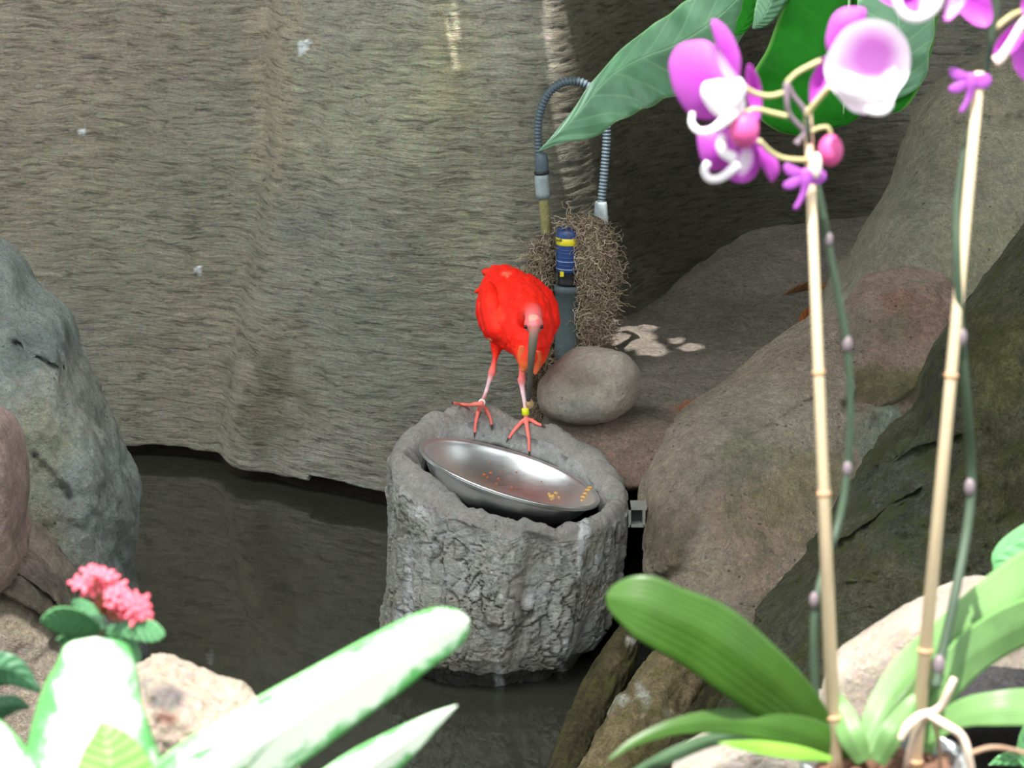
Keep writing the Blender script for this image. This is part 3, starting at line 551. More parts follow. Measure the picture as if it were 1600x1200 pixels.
# ================================================================== STUMP
def build_stump():
    n = 420; ph = np.linspace(0, 2*math.pi, n, endpoint=False); c, s = np.cos(ph), np.sin(ph)
    ztop = 0.425+np.where(s > 0, 0.062, 0.042)*s-0.042*c
    ztop = ztop+0.012*fbm(np.stack([c*2, s*2, 0*c+3], -1), 4)
    def bumpf(a0, wd): return np.exp(-(((ph-math.radians(a0)+math.pi) % (2*math.pi)-math.pi)/math.radians(wd))**2)
    ztop += 0.012*bumpf(120, 22)-0.006*bumpf(300, 20)+0.012*bumpf(205, 18)
    Rix = 0.188+0.0*c; Riy = np.where(s > 0, 0.184, 0.165)
    inner = 1/np.sqrt((c/Rix)**2+(s/Riy)**2)
    inner = np.where(s < 0, inner*1.10, inner); inner -= 0.035*bumpf(222, 20)-0.010*bumpf(270, 25)
    inner += 0.005*fbm(np.stack([c*3, s*3, 0*c+8], -1), 4)
    knz = np.array([-0.15, 0.0, 0.03, 0.08, 0.16, 0.25, 0.34, 0.42, 0.5])
    kcx = np.array([-0.055, -0.050, -0.046, -0.040, -0.022, -0.013, -0.006, -0.006, -0.006]); krx = np.array([0.20, 0.204, 0.218, 0.243, 0.247, 0.250, 0.252, 0.252, 0.248])
    prof = np.linspace(0, 1, 250)
    V = []; C = []; zz0 = -0.12
    CY = 5.19
    layers = []
    for t in prof:
        z = zz0+(ztop-0.03-zz0)*t
        cx = np.interp(z, knz, kcx); rx = np.interp(z, knz, krx); rx = rx*(1+0.035*bumpf(195, 25)*smooth(0.30, 0.40, z))
        layers.append((cx+rx*c, CY+rx*0.94*s, z, np.full(n, t)))
    cx1, rx1 = layers[-1][0], None
    ox, oy = layers[-1][0], layers[-1][1]; ix, iy = -0.004+inner*c, CY-0.004+inner*s
    crest = np.linspace(0, 1, 46)[1:]
    for t in crest:
        a = t*math.pi; f = (1-math.cos(a))/2
        z = ztop-0.03+0.03*math.sin(min(a, math.pi/2))-0.03*smooth(0.55, 1, t)
        layers.append((ox+(ix-ox)*f, oy+(iy-oy)*f, z, np.full(n, 1+t)))
    for k, t in enumerate(np.linspace(0, 1, 24)[1:]):
        z = (ztop-0.06)*(1-t)+0.22*t; layers.append((-0.004+(inner*(1-0.12*t))*c, CY-0.004+(inner*(1-0.12*t))*s, z, np.full(n, 2+t)))
    for t in (0.3, 0.6, 0.85, 0.98): layers.append((-0.004+inner*0.88*(1-t)*c, CY-0.004+inner*0.88*(1-t)*s, 0.22+0*c, np.full(n, 3+t)))
    A = np.array([[l[0], l[1], l[2]+0*c] for l in layers]).transpose(0, 2, 1); T = np.array([l[3] for l in layers])
    m = len(layers)
    PH = np.tile(ph, (m, 1)); cc, sc = np.cos(PH), np.sin(PH)
    q = np.stack([cc*0.25, sc*0.25, A[..., 2]], -1)
    wq = q+0.022*np.stack([fbm(q*13, 3), fbm(q*13+20, 3), 1.8*fbm(q*10+40, 3)], -1)
    f1, f2, idv = voro(wq*np.array([40, 40, 13])); g1, g2, idg = voro(wq*np.array([85, 85, 38])+5)
    crk = 0.35+0.65*np.clip(fbm(q*9+3, 2)*2+0.5, 0, 1); crack = crk*np.exp(-((f2-f1)/0.06)**2); cr2 = np.clip(fbm(q*12+33, 2)*2+0.5, 0, 1)*np.exp(-((g2-g1)/0.08)**2)
    side = 1-smooth(0.93, 1.12, T); top = smooth(0.95, 1.1, T)*(1-smooth(1.9, 2.1, T))
    plate = (idv/255.0-0.5); pl2 = idg/255.0-0.5
    d = side*(-0.0065*crack-0.0025*cr2+0.0030*plate+0.001*pl2+0.030*fbm(q*np.array([11, 11, 1.6]), 3)+0.005*fbm(q*np.array([44, 44, 9.0]), 4)+0.003*fbm(q*70, 3))
    dtop = top*(0.014*fbm(q*14, 4)+0.003*fbm(q*60, 3)+0.004*np.exp(-((fbm(q*9+70, 3))/0.1)**2)*-1)
    undercut = np.clip((0.045+0.02*fbm(np.stack([cc*4, sc*4, 0*cc], -1), 3)-A[..., 2])/0.012, 0, 1)*side
    d = d-0.022*undercut
    A[..., 0] += d*cc; A[..., 1] += d*sc; A[..., 2] += dtop
    # knobs around the left rim
    V = A.reshape(-1, 3)
    base = rgb(190, 191, 190)
    C = np.tile(base, (len(V), 1))
    pl = plate.reshape(-1, 1); sd = side.reshape(-1, 1)
    C = C*(1+sd*0.38*pl+sd*0.2*pl2.reshape(-1, 1)); tn = np.clip(0.5+1.4*fbm(V*9+60, 3), 0, 1)[:, None]; C = C*(1-0.5*tn*sd)+rgb(180, 174, 148)*0.5*tn*sd
    ck = (crack*side).reshape(-1, 1)*0.8; C = C*(1-ck)+rgb(74, 68, 60)*ck
    ck = (cr2*side).reshape(-1, 1)*0.5; C = C*(1-ck)+rgb(90, 84, 76)*ck
    tp = top.reshape(-1, 1); C = C*(1-0.8*tp)+rgb(162, 156, 150)*0.8*tp
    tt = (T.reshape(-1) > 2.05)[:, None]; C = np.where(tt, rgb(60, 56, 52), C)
    wet = (1-smooth(0.015, 0.06, V[:, 2]+0.02*fbm(V*14, 3)))[:, None]; C = C*(1-0.8*wet)+rgb(46, 42, 32)*0.8*wet
    px, py = PIX(V); fr = V[:, 1] < CY
    wb = fbm(V*np.array([90, 90, 26]), 3)
    for (x, y, rx, ry, am) in [(912, 838, 9, 26, 1), (906, 870, 5, 34, 0.9), (931, 875, 4, 12, 0.8), (880, 1085, 8, 42, 1), (876, 1060, 5, 22, 0.9), (640, 935, 9, 40, 0.7), (625, 960, 7, 24, 0.6), (825, 938, 9, 11, 1.0), (780, 1060, 7, 26, 0.7), (884, 1012, 4, 18, 0.7), (640, 880, 5, 30, 0.5), (783, 932, 4, 4, 0.8), (650, 800, 16, 10, 0.5)]:
        a = (am*fr*np.clip(2.1-1.7*np.hypot((px-x)/rx, (py-y)/ry)+1.0*wb, 0, 1))[:, None]; C = C*(1-a)+rgb(244, 246, 248)*a
    MS = mat_rock('stump_bark', patch=5, patch_amt=0.25, grain=80, grain_amt=0.30, bumpd=0.006, bstr=0.9)
    F = grid_faces(m, n, True)
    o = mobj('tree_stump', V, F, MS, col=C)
    return setp(o, 'hollow grey tree stump standing in the pool with the steel bowl', 'stump')
build_stump(); BV['tree_stump'] = bvh('tree_stump')
C0 = Vector((0, 0, CAM_Z))
def onto(px, py, names=('tree_stump',), lift=0.0, back=(5.3)):
    d = (P(px, py, 5)-C0).normalized(); best = None
    for nme in names:
        r = BV[nme].ray_cast(C0, d)
        if r[0] is not None and (best is None or r[3] < best[1]): best = (r[0], r[3])
    q = best[0] if best else P(px, py, back)
    return q+Vector((0, -lift*0.3, lift))

# ================================================================== BOWL
BC = P(797, 739, 5.165)
upv = Vector((0, math.sin(math.radians(17)), math.cos(math.radians(17)))); fwv = Vector((0, math.cos(math.radians(17)), -math.sin(math.radians(17))))
BN = (Vector((1, 0, 0))*0.292+upv*0.93-fwv*0.235).normalized(); BX = (Vector((1, 0, 0))-BN*BN.x).normalized(); BY = BN.cross(BX)
def bowl_pt(r, a, h): return BC+BX*(r*math.cos(a))+BY*(r*math.sin(a))+BN*h
def lathe(prof, mat, name, parent, n=128):
    V = []; 
    for r, h in prof:
        for k in range(n): V.append(tuple(bowl_pt(r, 2*math.pi*k/n, h)))
    return mobj(name, V, grid_faces(len(prof), n, True), mat, parent)
m, nt, bs = newmat('brushed_steel'); bs.inputs['Metallic'].default_value = 1.0; bs.inputs['Roughness'].default_value = 0.27
v = coords(nt); nn = noisen(nt, v, 9, 4, 0.6); nt.links.new(ramp(nt, nn, [(0.3, rgb(214, 218, 222)), (0.7, rgb(236, 238, 240))]), bs.inputs['Base Color'])
n2 = noisen(nt, coords(nt, (1, 1, 14)), 60, 3, 0.6); nt.links.new(ramp(nt, n2, [(0.2, 0.28), (0.8, 0.42)]), bs.inputs['Roughness']); bump(nt, bs, nn, 0.15, 0.004); MST = m
bowl = empty('steel_bowl', bowl_pt(0, 0, -0.085), 'shallow stainless steel feeding bowl tilted in the hollow stump top', 'bowl')
inn = [(0.001, -0.079), (0.06, -0.079), (0.09, -0.076), (0.12, -0.066), (0.145, -0.050), (0.165, -0.032), (0.180, -0.013), (0.186, -0.002), (0.190, 0.0015), (0.195, 0.0015), (0.198, -0.002), (0.197, -0.006), (0.190, -0.007), (0.185, -0.009)]
outp = [(0.184, -0.012), (0.169, -0.036), (0.148, -0.055), (0.122, -0.071), (0.09, -0.081), (0.06, -0.084), (0.001, -0.084)]
lathe([tuple(x) for x in catmull(inn, 60)]+[tuple(x) for x in catmull(outp, 24)], MST, 'bowl_shell', bowl)
V, F = tube_vf([bowl_pt(0.196, a, 0.0) for a in np.linspace(0, 2*math.pi, 120)], 0.0030, 8); mobj('rolled_rim', V, F, MST, bowl)
BV['steel_bowl'] = BVHTree.FromPolygons([v.co+ORG['steel_bowl'] for v in bpy.data.objects['bowl_shell'].data.vertices], [tuple(p.vertices) for p in bpy.data.objects['bowl_shell'].data.polygons])
MFOOD = mat_plain('food_crumb', rgb(178, 98, 52), 0.8, noise_amt=0.4, scale=200); MFOOD2 = mat_plain('pale_food', rgb(206, 160, 92), 0.8, noise_amt=0.4, scale=200)
rnd = random.Random(4)
def scrap(px, py, r, label, mat, group):
    q = onto(px, py, ('steel_bowl',)); V, F = ellipsoid_vf(q+Vector((0, -0.001, r*0.3)), (r*rnd.uniform(0.8, 1.5), r, r*0.55), None, 8, 6)
    V = V+0.35*r*perlin(V*400)[:, None]; o = mobj('food_scrap', V, F, mat); setp(o, label, 'food', group)
g_ = 'food crumbs in the steel bowl'
for px, py, r, l in [(757, 742, .0042, 'leftmost orange brown food crumb in the steel bowl'), (762, 746, .003, 'food crumb just below and right of the leftmost crumb in the bowl'), (767, 739, .0035, 'reddish food crumb just above and right of the leftmost crumb in the bowl'),
                     (779, 748, .003, 'lone food crumb midway along the front wall of the steel bowl'), (800, 762, .0035, 'food crumb low in the middle of the steel bowl close to its front rim'), (765, 722, .0022, 'tiny food crumb highest up the left side of the steel bowl'),
                     (784, 737, .002, 'tiny dark crumb in the bowl left of the toe claw'), (776, 756, .002, 'tiny crumb beneath the cluster of three in the left of the bowl'), (807, 738, .0018, 'tiny crumb in the very middle of the steel bowl'), (846, 752, .002, 'tiny crumb above the orange heap in the right half of the bowl')]:
    scrap(px, py, r, l, MFOOD, g_)
for px, py, r, l in [(862, 776, .006, 'largest scrap of the orange heap low in the steel bowl'), (868, 771, .0045, 'upper right scrap of the orange heap low in the steel bowl'), (858, 772, .004, 'upper left scrap of the orange heap low in the steel bowl'), (873, 777, .003, 'smallest rightmost scrap of the orange heap low in the bowl'),
                     (914, 772, .0055, 'largest yellow orange scrap in the row by the right rim of the bowl'), (911, 777, .0045, 'second lowest scrap in the row by the right rim of the bowl'), (918, 766, .005, 'middle scrap in the yellow orange row by the right rim'), (922, 762, .0045, 'second highest scrap in the row by the right rim of the bowl'), (925, 756, .0035, 'topmost scrap in the row by the right rim of the bowl'), (909, 782, .0035, 'lowest scrap in the row by the right rim of the bowl')]:
    scrap(px, py, r, l, MFOOD2, g_)

# ================================================================== IBIS
def build_ibis():
    ND = rgb(255, 40, 18); 
    prims = []  # (Va, Vb, ra, rb, colour)
    mb = MB(); segs = []
    def cap(pts, rad, colr, n=None, sides=12):
        pts = [Vector(p) for p in pts]
        V, F = tube_vf(pts, rad, sides, n or len(pts)*4); mb.add(V, F)
        for p_, r_ in ((pts[0], rad[0]), (pts[-1], rad[-1])):
            V, F = ellipsoid_vf(p_, r_*0.98, None, 10, 8); mb.add(V, F)
        q = catmull(np.hstack([np.array([tuple(p) for p in pts]), np.array(rad)[:, None]]), n or len(pts)*4)
        cs = np.asarray(colr, float)
        if cs.ndim == 1: cs = np.tile(cs, (len(pts), 1))
        cq = np.array([np.interp(np.linspace(0, 1, len(q)), np.linspace(0, 1, len(cs)), cs[:, k]) for k in range(3)]).T
        for a, ccc in zip(q, cq): segs.append((a[:3], a[3], ccc))
    def ell(c, r, R, colr):
        V, F = ellipsoid_vf(c, r, R, 32, 20); mb.add(V, F)
        for k in range(14):
            a = _rs.normal(size=3); a /= np.linalg.norm(a); segs.append((np.array(c)+(np.array(R)@(a*np.array(r)*0.55) if R is not None else a*np.array(r)*0.55), min(r)*0.5, np.asarray(colr)))
    RED = rgb(250, 34, 16); RED2 = rgb(238, 26, 10); ORG_ = rgb(226, 122, 66); PK = rgb(246, 128, 116); PKL = rgb(236, 200, 208); SK = rgb(240, 112, 120)
    # trunk: rump high at the back left, breast low in front
    cap([P(779, 440, 5.66), P(790, 458, 5.60), P(806, 488, 5.52), P(820, 512, 5.44), P(828, 536, 5.38)], [0.035, 0.062, 0.078, 0.068, 0.045], RED, 24, 32)
    cap([P(770, 452, 5.62), P(776, 480, 5.56), P(782, 508, 5.48), P(790, 530, 5.43)], [0.030, 0.046, 0.044, 0.022], RED2, 20, 24)        # wing at the viewer's left
    cap([P(822, 446, 5.62), P(842, 474, 5.55), P(851, 504, 5.47), P(850, 528, 5.43)], [0.028, 0.038, 0.034, 0.018], RED2, 20, 24)      # wing at the viewer's right
    cap([P(797, 424, 5.72), P(788, 432, 5.66), P(790, 448, 5.60)], [0.008, 0.028, 0.04], RED, 14, 16)                                 # tail
    cap([P(828, 532, 5.40), P(825, 552, 5.36), P(820, 568, 5.345), P(817, 577, 5.34)], [0.048, 0.034, 0.018, 0.006], [RED, RED, ORG_, ORG_], 16, 20)   # hanging breast feathers
    cap([P(838, 540, 5.40), P(838, 560, 5.37), P(835, 580, 5.355)], [0.032, 0.022, 0.006], [RED, rgb(240, 70, 34), ORG_], 14, 16)
    # neck bows forward, head low
    cap([P(826, 515, 5.42), P(829, 492, 5.36), P(833, 488, 5.31), P(834, 500, 5.275), P(834, 508, 5.262)], [0.036, 0.026, 0.020, 0.0185, 0.017], [RED, RED, rgb(248, 70, 56), SK, SK], 22, 18)
    ell(P(834, 506, 5.262), (0.0205, 0.024, 0.0225), None, rgb(244, 118, 112))
    BILL = rgb(92, 86, 78); BT = rgb(70, 70, 74)
    cap([P(835, 513, 5.248), P(833, 530, 5.232), P(830, 562, 5.228), P(828, 592, 5.245), P(826, 614, 5.268), P(826, 632, 5.292)], [0.0110, 0.0102, 0.0078, 0.0056, 0.0048, 0.0040], [rgb(196, 118, 110), rgb(112, 104, 92), BILL, BILL, BT, BT], 40, 12)
    # legs
    J = {}
    lf = onto(752, 636, lift=0.008); rf = onto(822, 660, lift=0.008)
    THI = rgb(236, 60, 44)
    la = P(769, 582, 5.44); ra = P(815, 594, 5.41)
    cap([P(779, 522, 5.47), P(776, 544, 5.46), P(773, 562, 5.45), la], [0.026, 0.013, 0.0056, 0.0088], [RED, RED, THI, PK], 20, 14)
    cap([la, P(765, 594, 5.435), P(758, 616, 5.42), lf], [0.0094, 0.0054, 0.0042, 0.0052], [rgb(232, 90, 80), PKL, PKL, PK], 20, 12)
    cap([P(816, 540, 5.45), P(817, 560, 5.44), P(816, 578, 5.42), ra], [0.028, 0.014, 0.0075, 0.0078], [RED, RED, PK, rgb(236, 110, 108)], 20, 14)
    cap([ra, P(816, 606, 5.405), P(820, 632, 5.39), rf], [0.0096, 0.0058, 0.0044, 0.0055], [rgb(236, 110, 108), PKL, PKL, PK], 20, 12)
    claws = []
    def toe(foot, pts, r0=0.0050):
        fx_, fy_ = PIX(np.array(tuple(foot))); pl = [(float(fx_), float(fy_))]+list(pts); dn = [(pl[i][0]+(pl[i+1][0]-pl[i][0])*t, pl[i][1]+(pl[i+1][1]-pl[i][1])*t) for i in range(len(pl)-1) for t in (0.34, 0.67, 1.0)][1:]
        p3 = [foot]+[onto(x, y, ('tree_stump', 'steel_bowl'), lift=0.0052) for x, y in dn]
        for i in range(2, len(p3)-1): p3[i] = (p3[i-1]+p3[i]*2+p3[i+1])/4
        cap(p3, np.linspace(r0, 0.0030, len(p3)).tolist(), PK, len(p3)*5, 10); claws.append((p3[-3], p3[-1]))
    toe(lf, [(736, 637), (720, 635), (707, 633)]); toe(lf, [(746, 650), (743, 665), (742, 679)]); toe(lf, [(760, 644), (766, 655), (768, 667)])
    toe(rf, [(812, 666), (802, 677), (795, 688)]); toe(rf, [(824, 675), (827, 692), (827, 708)]); toe(rf, [(834, 662), (841, 666), (847, 668)])
    V = np.vstack(mb.V); F = mb.F
    root = empty('scarlet_ibis', (lf+rf)/2-Vector((0, 0, 0.008)), 'bright red ibis bowing its long bill down on the stump rim', 'bird')
    org = ORG[root.name]
    me = bpy.data.meshes.new('tmp'); me.from_pydata((V-np.array(org)).tolist(), [], F); me.update()
    to = bpy.data.objects.new('tmp', me); COL.objects.link(to); md = to.modifiers.new('r', 'REMESH'); md.mode = 'VOXEL'; md.voxel_size = 0.0017; md.use_smooth_shade = True
    s2 = to.modifiers.new('s', 'SMOOTH'); s2.factor = 0.5; s2.iterations = 2
    dg = bpy.context.evaluated_depsgraph_get(); em = bpy.data.meshes.new_from_object(to.evaluated_get(dg)); bpy.data.objects.remove(to)
    nv = len(em.vertices); co = np.zeros(nv*3, np.float32); em.vertices.foreach_get('co', co); co = co.reshape(-1, 3).astype(float)+np.array(org)
    best = np.full(nv, 1e9); second = np.zeros((nv, 3)); wsum = np.zeros(nv)
    cacc = np.zeros((nv, 3))
    for c_, r_, k_ in segs:
        d = np.linalg.norm(co-c_, axis=1)-r_; wgt = np.exp(-np.clip(d, -0.05, 1)/0.0028); cacc += wgt[:, None]*k_; wsum += wgt
    C = cacc/np.maximum(wsum, 1e-30)[:, None]
    px, py = PIX(co)
    px = px+5*fbm(co*70, 3); py = py+5*fbm(co*70+9, 3)
    # bare pink face, dark eye stripe line, pale patches on the crown and feather edges
    for (x, y, rx, ry, c_, am, ymax) in [(833, 496, 8, 6, rgb(255, 176, 160), 0.8, 5.30), (833, 506, 9, 5, rgb(255, 150, 160), 0.8, 5.28), (791, 427, 9, 5, rgb(255, 150, 120), 0.45, 9), (780, 458, 14, 14, rgb(255, 66, 40), 0.35, 9),
                                         (781, 492, 9, 16, rgb(255, 80, 50), 0.35, 9), (752, 475, 5, 9, rgb(255, 90, 66), 0.4, 9), (820, 460, 20, 22, rgb(255, 50, 34), 0.3, 9), (766, 530, 5, 3, rgb(255, 190, 150), 0.8, 9)]:
        a = (am*(co[:, 1] < ymax)*(1-smooth(0.5, 1.2, np.hypot((px-x)/rx, (py-y)/ry))))[:, None]; C = C*(1-a)+c_*a
    # shallow overlapping feather relief on trunk and wings
    nr = np.zeros(nv*3, np.float32); em.vertices.foreach_get('normal', nr); nr = nr.reshape(-1, 3)
    tr = (py < 545)*(co[:, 1] > 5.33)
    q = co*np.array([1, 0.6, 0.6]); f1, f2, idv = voro(q*70+0.4*perlin(q*30)[:, None])
    co2 = co+nr*((0.0042*(0.5-f1)+0.0040*fbm(co*22, 3))*tr)[:, None]
    C = C*(1+0.18*((idv/255.0)-0.5)*tr)[:, None]
    em.vertices.foreach_set('co', (co2-np.array(org)).astype(np.float32).ravel()); em.name = 'body'
    at = em.color_attributes.new('Col', 'FLOAT_COLOR', 'POINT'); c4 = np.ones((nv, 4), np.float32); c4[:, :3] = np.clip(C, 0, 1); at.data.foreach_set('color', c4.ravel())
    m, nt, bs = newmat('ibis_skin_and_plumage'); a_ = nt.nodes.new('ShaderNodeAttribute'); a_.attribute_name = 'Col'
    nt.links.new(a_.outputs['Color'], bs.inputs['Base Color']); bs.inputs['Roughness'].default_value = 0.65; bs.inputs['Specular IOR Level'].default_value = 0.25
    bump(nt, bs, noisen(nt, coords(nt, (1, 1, 0.4)), 190, 3, 0.6), 0.35, 0.003)
    em.materials.clear(); em.materials.append(m); em.polygons.foreach_set('use_smooth', [True]*len(em.polygons))
    b = bpy.data.objects.new('body', em); COL.objects.link(b); b.parent = root; ORG[b.name] = org
    # wing feathers, tail feathers
    MF = mat_plain('red_feather', rgb(248, 40, 18), 0.6, noise_amt=0.12, scale=60, trans=0.15); MFP = mat_plain('pale_feather_edge', rgb(255, 150, 120), 0.6)
    def feather(p0, p1, wd, mat=MF):
        x0, y0, Y0 = p0; x1, y1, Y1 = p1
        pts = [(x0+(x1-x0)*t, y0+(y1-y0)*t, Y0+(Y1-Y0)*t, wd*a, wd*a) for t, a in ((0, .5), (.3, 1), (.7, .95), (1, .5))]
        return leaf('feather', pts, mat, root, slL=0.4, slR=0.4, n=12, m=2, tip=0.6, solid=0.0006)
    feather((768, 446, 5.585), (741, 457, 5.60), 5); feather((783, 432, 5.62), (752, 423, 5.67), 8); feather((800, 432, 5.63), (766, 416, 5.70), 8); feather((812, 440, 5.61), (788, 425, 5.67), 6)
    feather((775, 500, 5.425), (767, 533, 5.45), 7); feather((784, 505, 5.418), (779, 540, 5.44), 8); feather((791, 500, 5.425), (790, 536, 5.43), 7)
    feather((851, 492, 5.425), (860, 528, 5.44), 6); feather((846, 500, 5.42), (853, 534, 5.43), 6)
    feather((758, 486, 5.50), (757, 520, 5.49), 6); feather((762, 466, 5.53), (754, 498, 5.53), 7)
    MFO = mat_plain('orange_feather', rgb(232, 104, 58), 0.65, noise_amt=0.2)
    feather((815, 540, 5.330), (817, 577, 5.335), 7, MFO); feather((841, 548, 5.335), (836, 586, 5.345), 7, MFO)
    def wing(outl, Yf_, tf_):
        V0 = rgb(246, 32, 14)
        pillow('wing', outl, Yf_, tf_, 0.03, m, root, nang=60, rings=22, pw=1.4, disp=0.0025, dscale=26, fine=0.0012, fscale=80, base=V0, blobs=[(779, 500, 12, 16, rgb(255, 74, 44), 0.5), (786, 527, 10, 6, rgb(255, 92, 40), 0.5), (770, 470, 12, 12, rgb(255, 60, 36), 0.4)], warp=5)
    wing([(764, 440), (777, 452), (787, 474), (792, 496), (797, 514), (793, 528), (779, 533), (764, 526), (754, 506), (750, 482), (752, 456)], lambda x, y: 5.475-0.0010*(y-480), 0.040)
    wing([(846, 468), (857, 478), (865, 498), (867, 514), (862, 527), (853, 534), (847, 520), (845, 495)], lambda x, y: 5.470-0.0010*(y-480), 0.034)
    # eyes
    ME = mat_plain('dark_eye', rgb(30, 12, 14), 0.15)
    for x, Y in ((821.5, 5.247), (846.5, 5.247)):
        V, F = ellipsoid_vf(P(x, 511, Y), 0.0042, None, 12, 8); o = mobj('eye', V, F, ME, root)
    # claws
    MC = mat_plain('dark_claw', rgb(70, 50, 50), 0.4)
    for a, bb in claws:
        d = (bb-a).normalized(); tube('claw', [bb-d*0.001, bb+d*0.005+Vector((0, 0, 0.0005)), bb+d*0.010-Vector((0, 0, 0.002))], [0.0027, 0.0019, 0.0004], MC, root, 8, 6)
    # leg rings
    MY = mat_plain('yellow_ring', rgb(222, 226, 30), 0.4, noise_amt=0.05); MWH = mat_plain('white_ring', rgb(228, 228, 224), 0.4, noise_amt=0.05)
    def ring(name, a, b_, r, mat, lab):
        o = tube(name, [a, a+(b_-a)*0.04, a+(b_-a)*0.96, b_], [r*0.8, r, r, r*0.8], mat, root, 20); o['label'] = lab
    ld = (P(758, 616, 5.42)-lf).normalized(); ring('leg_ring', lf+ld*0.013, lf+ld*0.021, 0.0078, MWH, 'white leg ring')
    rd = (P(820, 632, 5.39)-rf).normalized(); ring('leg_ring', rf+rd*0.009, rf+rd*0.025, 0.0082, MY, 'yellow leg ring')
    # morsel at the bill tip
    c_ = P(828, 631, 5.285); V, F = ellipsoid_vf(c_, (0.0095, 0.007, 0.0105), None, 14, 10); V = V+0.003*fbm(V*150, 3)[:, None]
    setp(mobj('food_morsel', V, F, mat_plain('straw_food', rgb(176, 142, 100), 0.9, noise_amt=0.4, scale=150)), 'crumbly tan morsel at the tip of the ibis bill', 'food')
build_ibis()
# ================================================================== HOSE, CANISTER, ROOT TANGLE
def build_pipework():
    MH = mat_plain('grey_hose', rgb(74, 88, 96), 0.5, noise_amt=0.15, scale=60, bumpd=0.001); MHL = mat_plain('light_grey_plastic', rgb(138, 148, 152), 0.5, noise_amt=0.2, scale=90)
    MHD = mat_plain('black_rubber', rgb(30, 30, 32), 0.6); MB_ = mat_plain('olive_pipe', rgb(128, 122, 78), 0.6, noise_amt=0.3, scale=90)
    Yp = 6.0
    h = empty('corrugated_hose', P(850, 365, Yp), 'arched ribbed grey hose rising from the root tangle against the wall', 'hose')
    pts = [(846, 270, Yp), (841, 225, Yp), (842, 185, Yp), (854, 150, Yp), (875, 131, Yp), (900, 127, Yp), (922, 137, Yp), (940, 165, Yp), (948, 205, Yp), (945, 260, Yp), (939, 325, Yp)]
    c = catmull([tuple(P(*p)) for p in pts], 420); s = np.concatenate([[0], np.cumsum(np.linalg.norm(np.diff(c, axis=0), axis=1))])
    rad = 0.0098+0.0013*np.sign(np.sin(s*2*math.pi/0.0085))*np.abs(np.sin(s*2*math.pi/0.0085))**0.5
    tube('ribbed_tube', c, rad, MH, h, 16)
    tube('hose_end', [P(846, 240, Yp), P(846, 252, Yp), P(847, 272, Yp)], [0.013, 0.0165, 0.0155], MH, h, 20, 8)
    tube('coupling', [P(846, 272, Yp), P(847, 290, Yp), P(849, 309, Yp)], [0.0165, 0.0175, 0.0175], MHL, h, 20, 6)
    tube('clamp_band', [P(846, 267, Yp), P(846.5, 272, Yp)], [0.0178, 0.0178], MHD, h, 20)
    tube('lower_pipe', [P(849, 305, Yp), P(852, 340, Yp), P(856, 385, Yp)], [0.0125, 0.0125, 0.0125], MB_, h, 16, 8)
    tube('hose_socket', [P(939, 315, Yp), P(939, 322, Yp), P(939, 345, Yp), P(939, 352, Yp)], [0.013, 0.0155, 0.0175, 0.018], MHL, h, 20, 8)
    # canister
    MBL = mat_plain('blue_plastic', rgb(42, 66, 118), 0.4, noise_amt=0.15, scale=30); MYE = mat_plain('yellow_band', rgb(222, 206, 44), 0.5, noise_amt=0.08); MBK = mat_plain('black_plastic', rgb(24, 26, 30), 0.5)
    MPL = mat_plain('pale_print', rgb(120, 140, 180), 0.5)
    cx = 889; Yc = 5.93; k = empty('blue_canister', P(cx, 442, Yc), 'blue canister with a yellow band half hidden by hanging roots', 'canister')
    def lp(y, r): return P(cx, y, Yc), r
    def lt(name, prof, mat, sides=28): return tube(name, [P(cx, y, Yc) for y, r in prof], [r for y, r in prof], mat, k, sides)
    lt('canister_body', [(354, 0.012), (356, 0.024), (360, 0.029), (366, 0.030), (421, 0.030), (424, 0.028)], MBL)
    lt('label_band', [(370, 0.0300), (370.4, 0.0306), (380.6, 0.0306), (381, 0.0300)], MYE)
    for y in (387, 392, 399, 405, 411, 417): lt('molded_ring', [(y, 0.030), (y+.6, 0.0308), (y+1.4, 0.0308), (y+2, 0.030)], MPL if y in (405, 417) else MBL)
    lt('canister_neck', [(423, 0.027), (426, 0.026), (440, 0.026), (444, 0.028)], MBK)
    def box(cxp, cyp, wx, wz, dpt, mat, name, par, Y):
        c_ = P(cxp, cyp, Y); bm = MB(); x, y, z = wx/2, dpt/2, wz/2
        V = [(c_.x+a*x, c_.y+b*y, c_.z+d*z) for a in (-1, 1) for b in (-1, 1) for d in (-1, 1)]
        return mobj(name, V, [(0, 1, 3, 2), (4, 6, 7, 5), (0, 4, 5, 1), (2, 3, 7, 6), (0, 2, 6, 4), (1, 5, 7, 3)], mat, par, smooth_=False)
    box(878, 428, 0.009, 0.012, 0.006, MYE, 'yellow_tab', k, 5.906)
    for i, x in enumerate((869, 872, 875, 878, 881)): box(x+1.5, 375.5, 0.0028, 0.0065-0.001*(i % 2), 0.002, MBK, 'lettering', k, 5.905+0.0025*abs(i-5)**0.9*0.6-0.003)
    # holder pipe
    MPG = mat_plain('dark_grey_pipe', rgb(78, 88, 92), 0.6, noise_amt=0.25, scale=50)
    hp = empty('pipe_holder', P(cx, 548, Yc), 'dark grey upright pipe holding the canister with matted roots around it', 'pipe')
    def ht(name, prof, mat): return tube(name, [P(cx, y, Yc) for y, r in prof], [r for y, r in prof], mat, hp, 28)
    ht('pipe_cup', [(446, 0.026), (445, 0.034), (447, 0.036), (455, 0.036), (456, 0.034), (500, 0.034), (548, 0.034), (560, 0.034)], MPG)
    # roots: two hanging mats
    MRT = mat_plain('root_mass', rgb(74, 62, 52), 0.95, noise_amt=0.4, scale=60, bumpd=0.004)
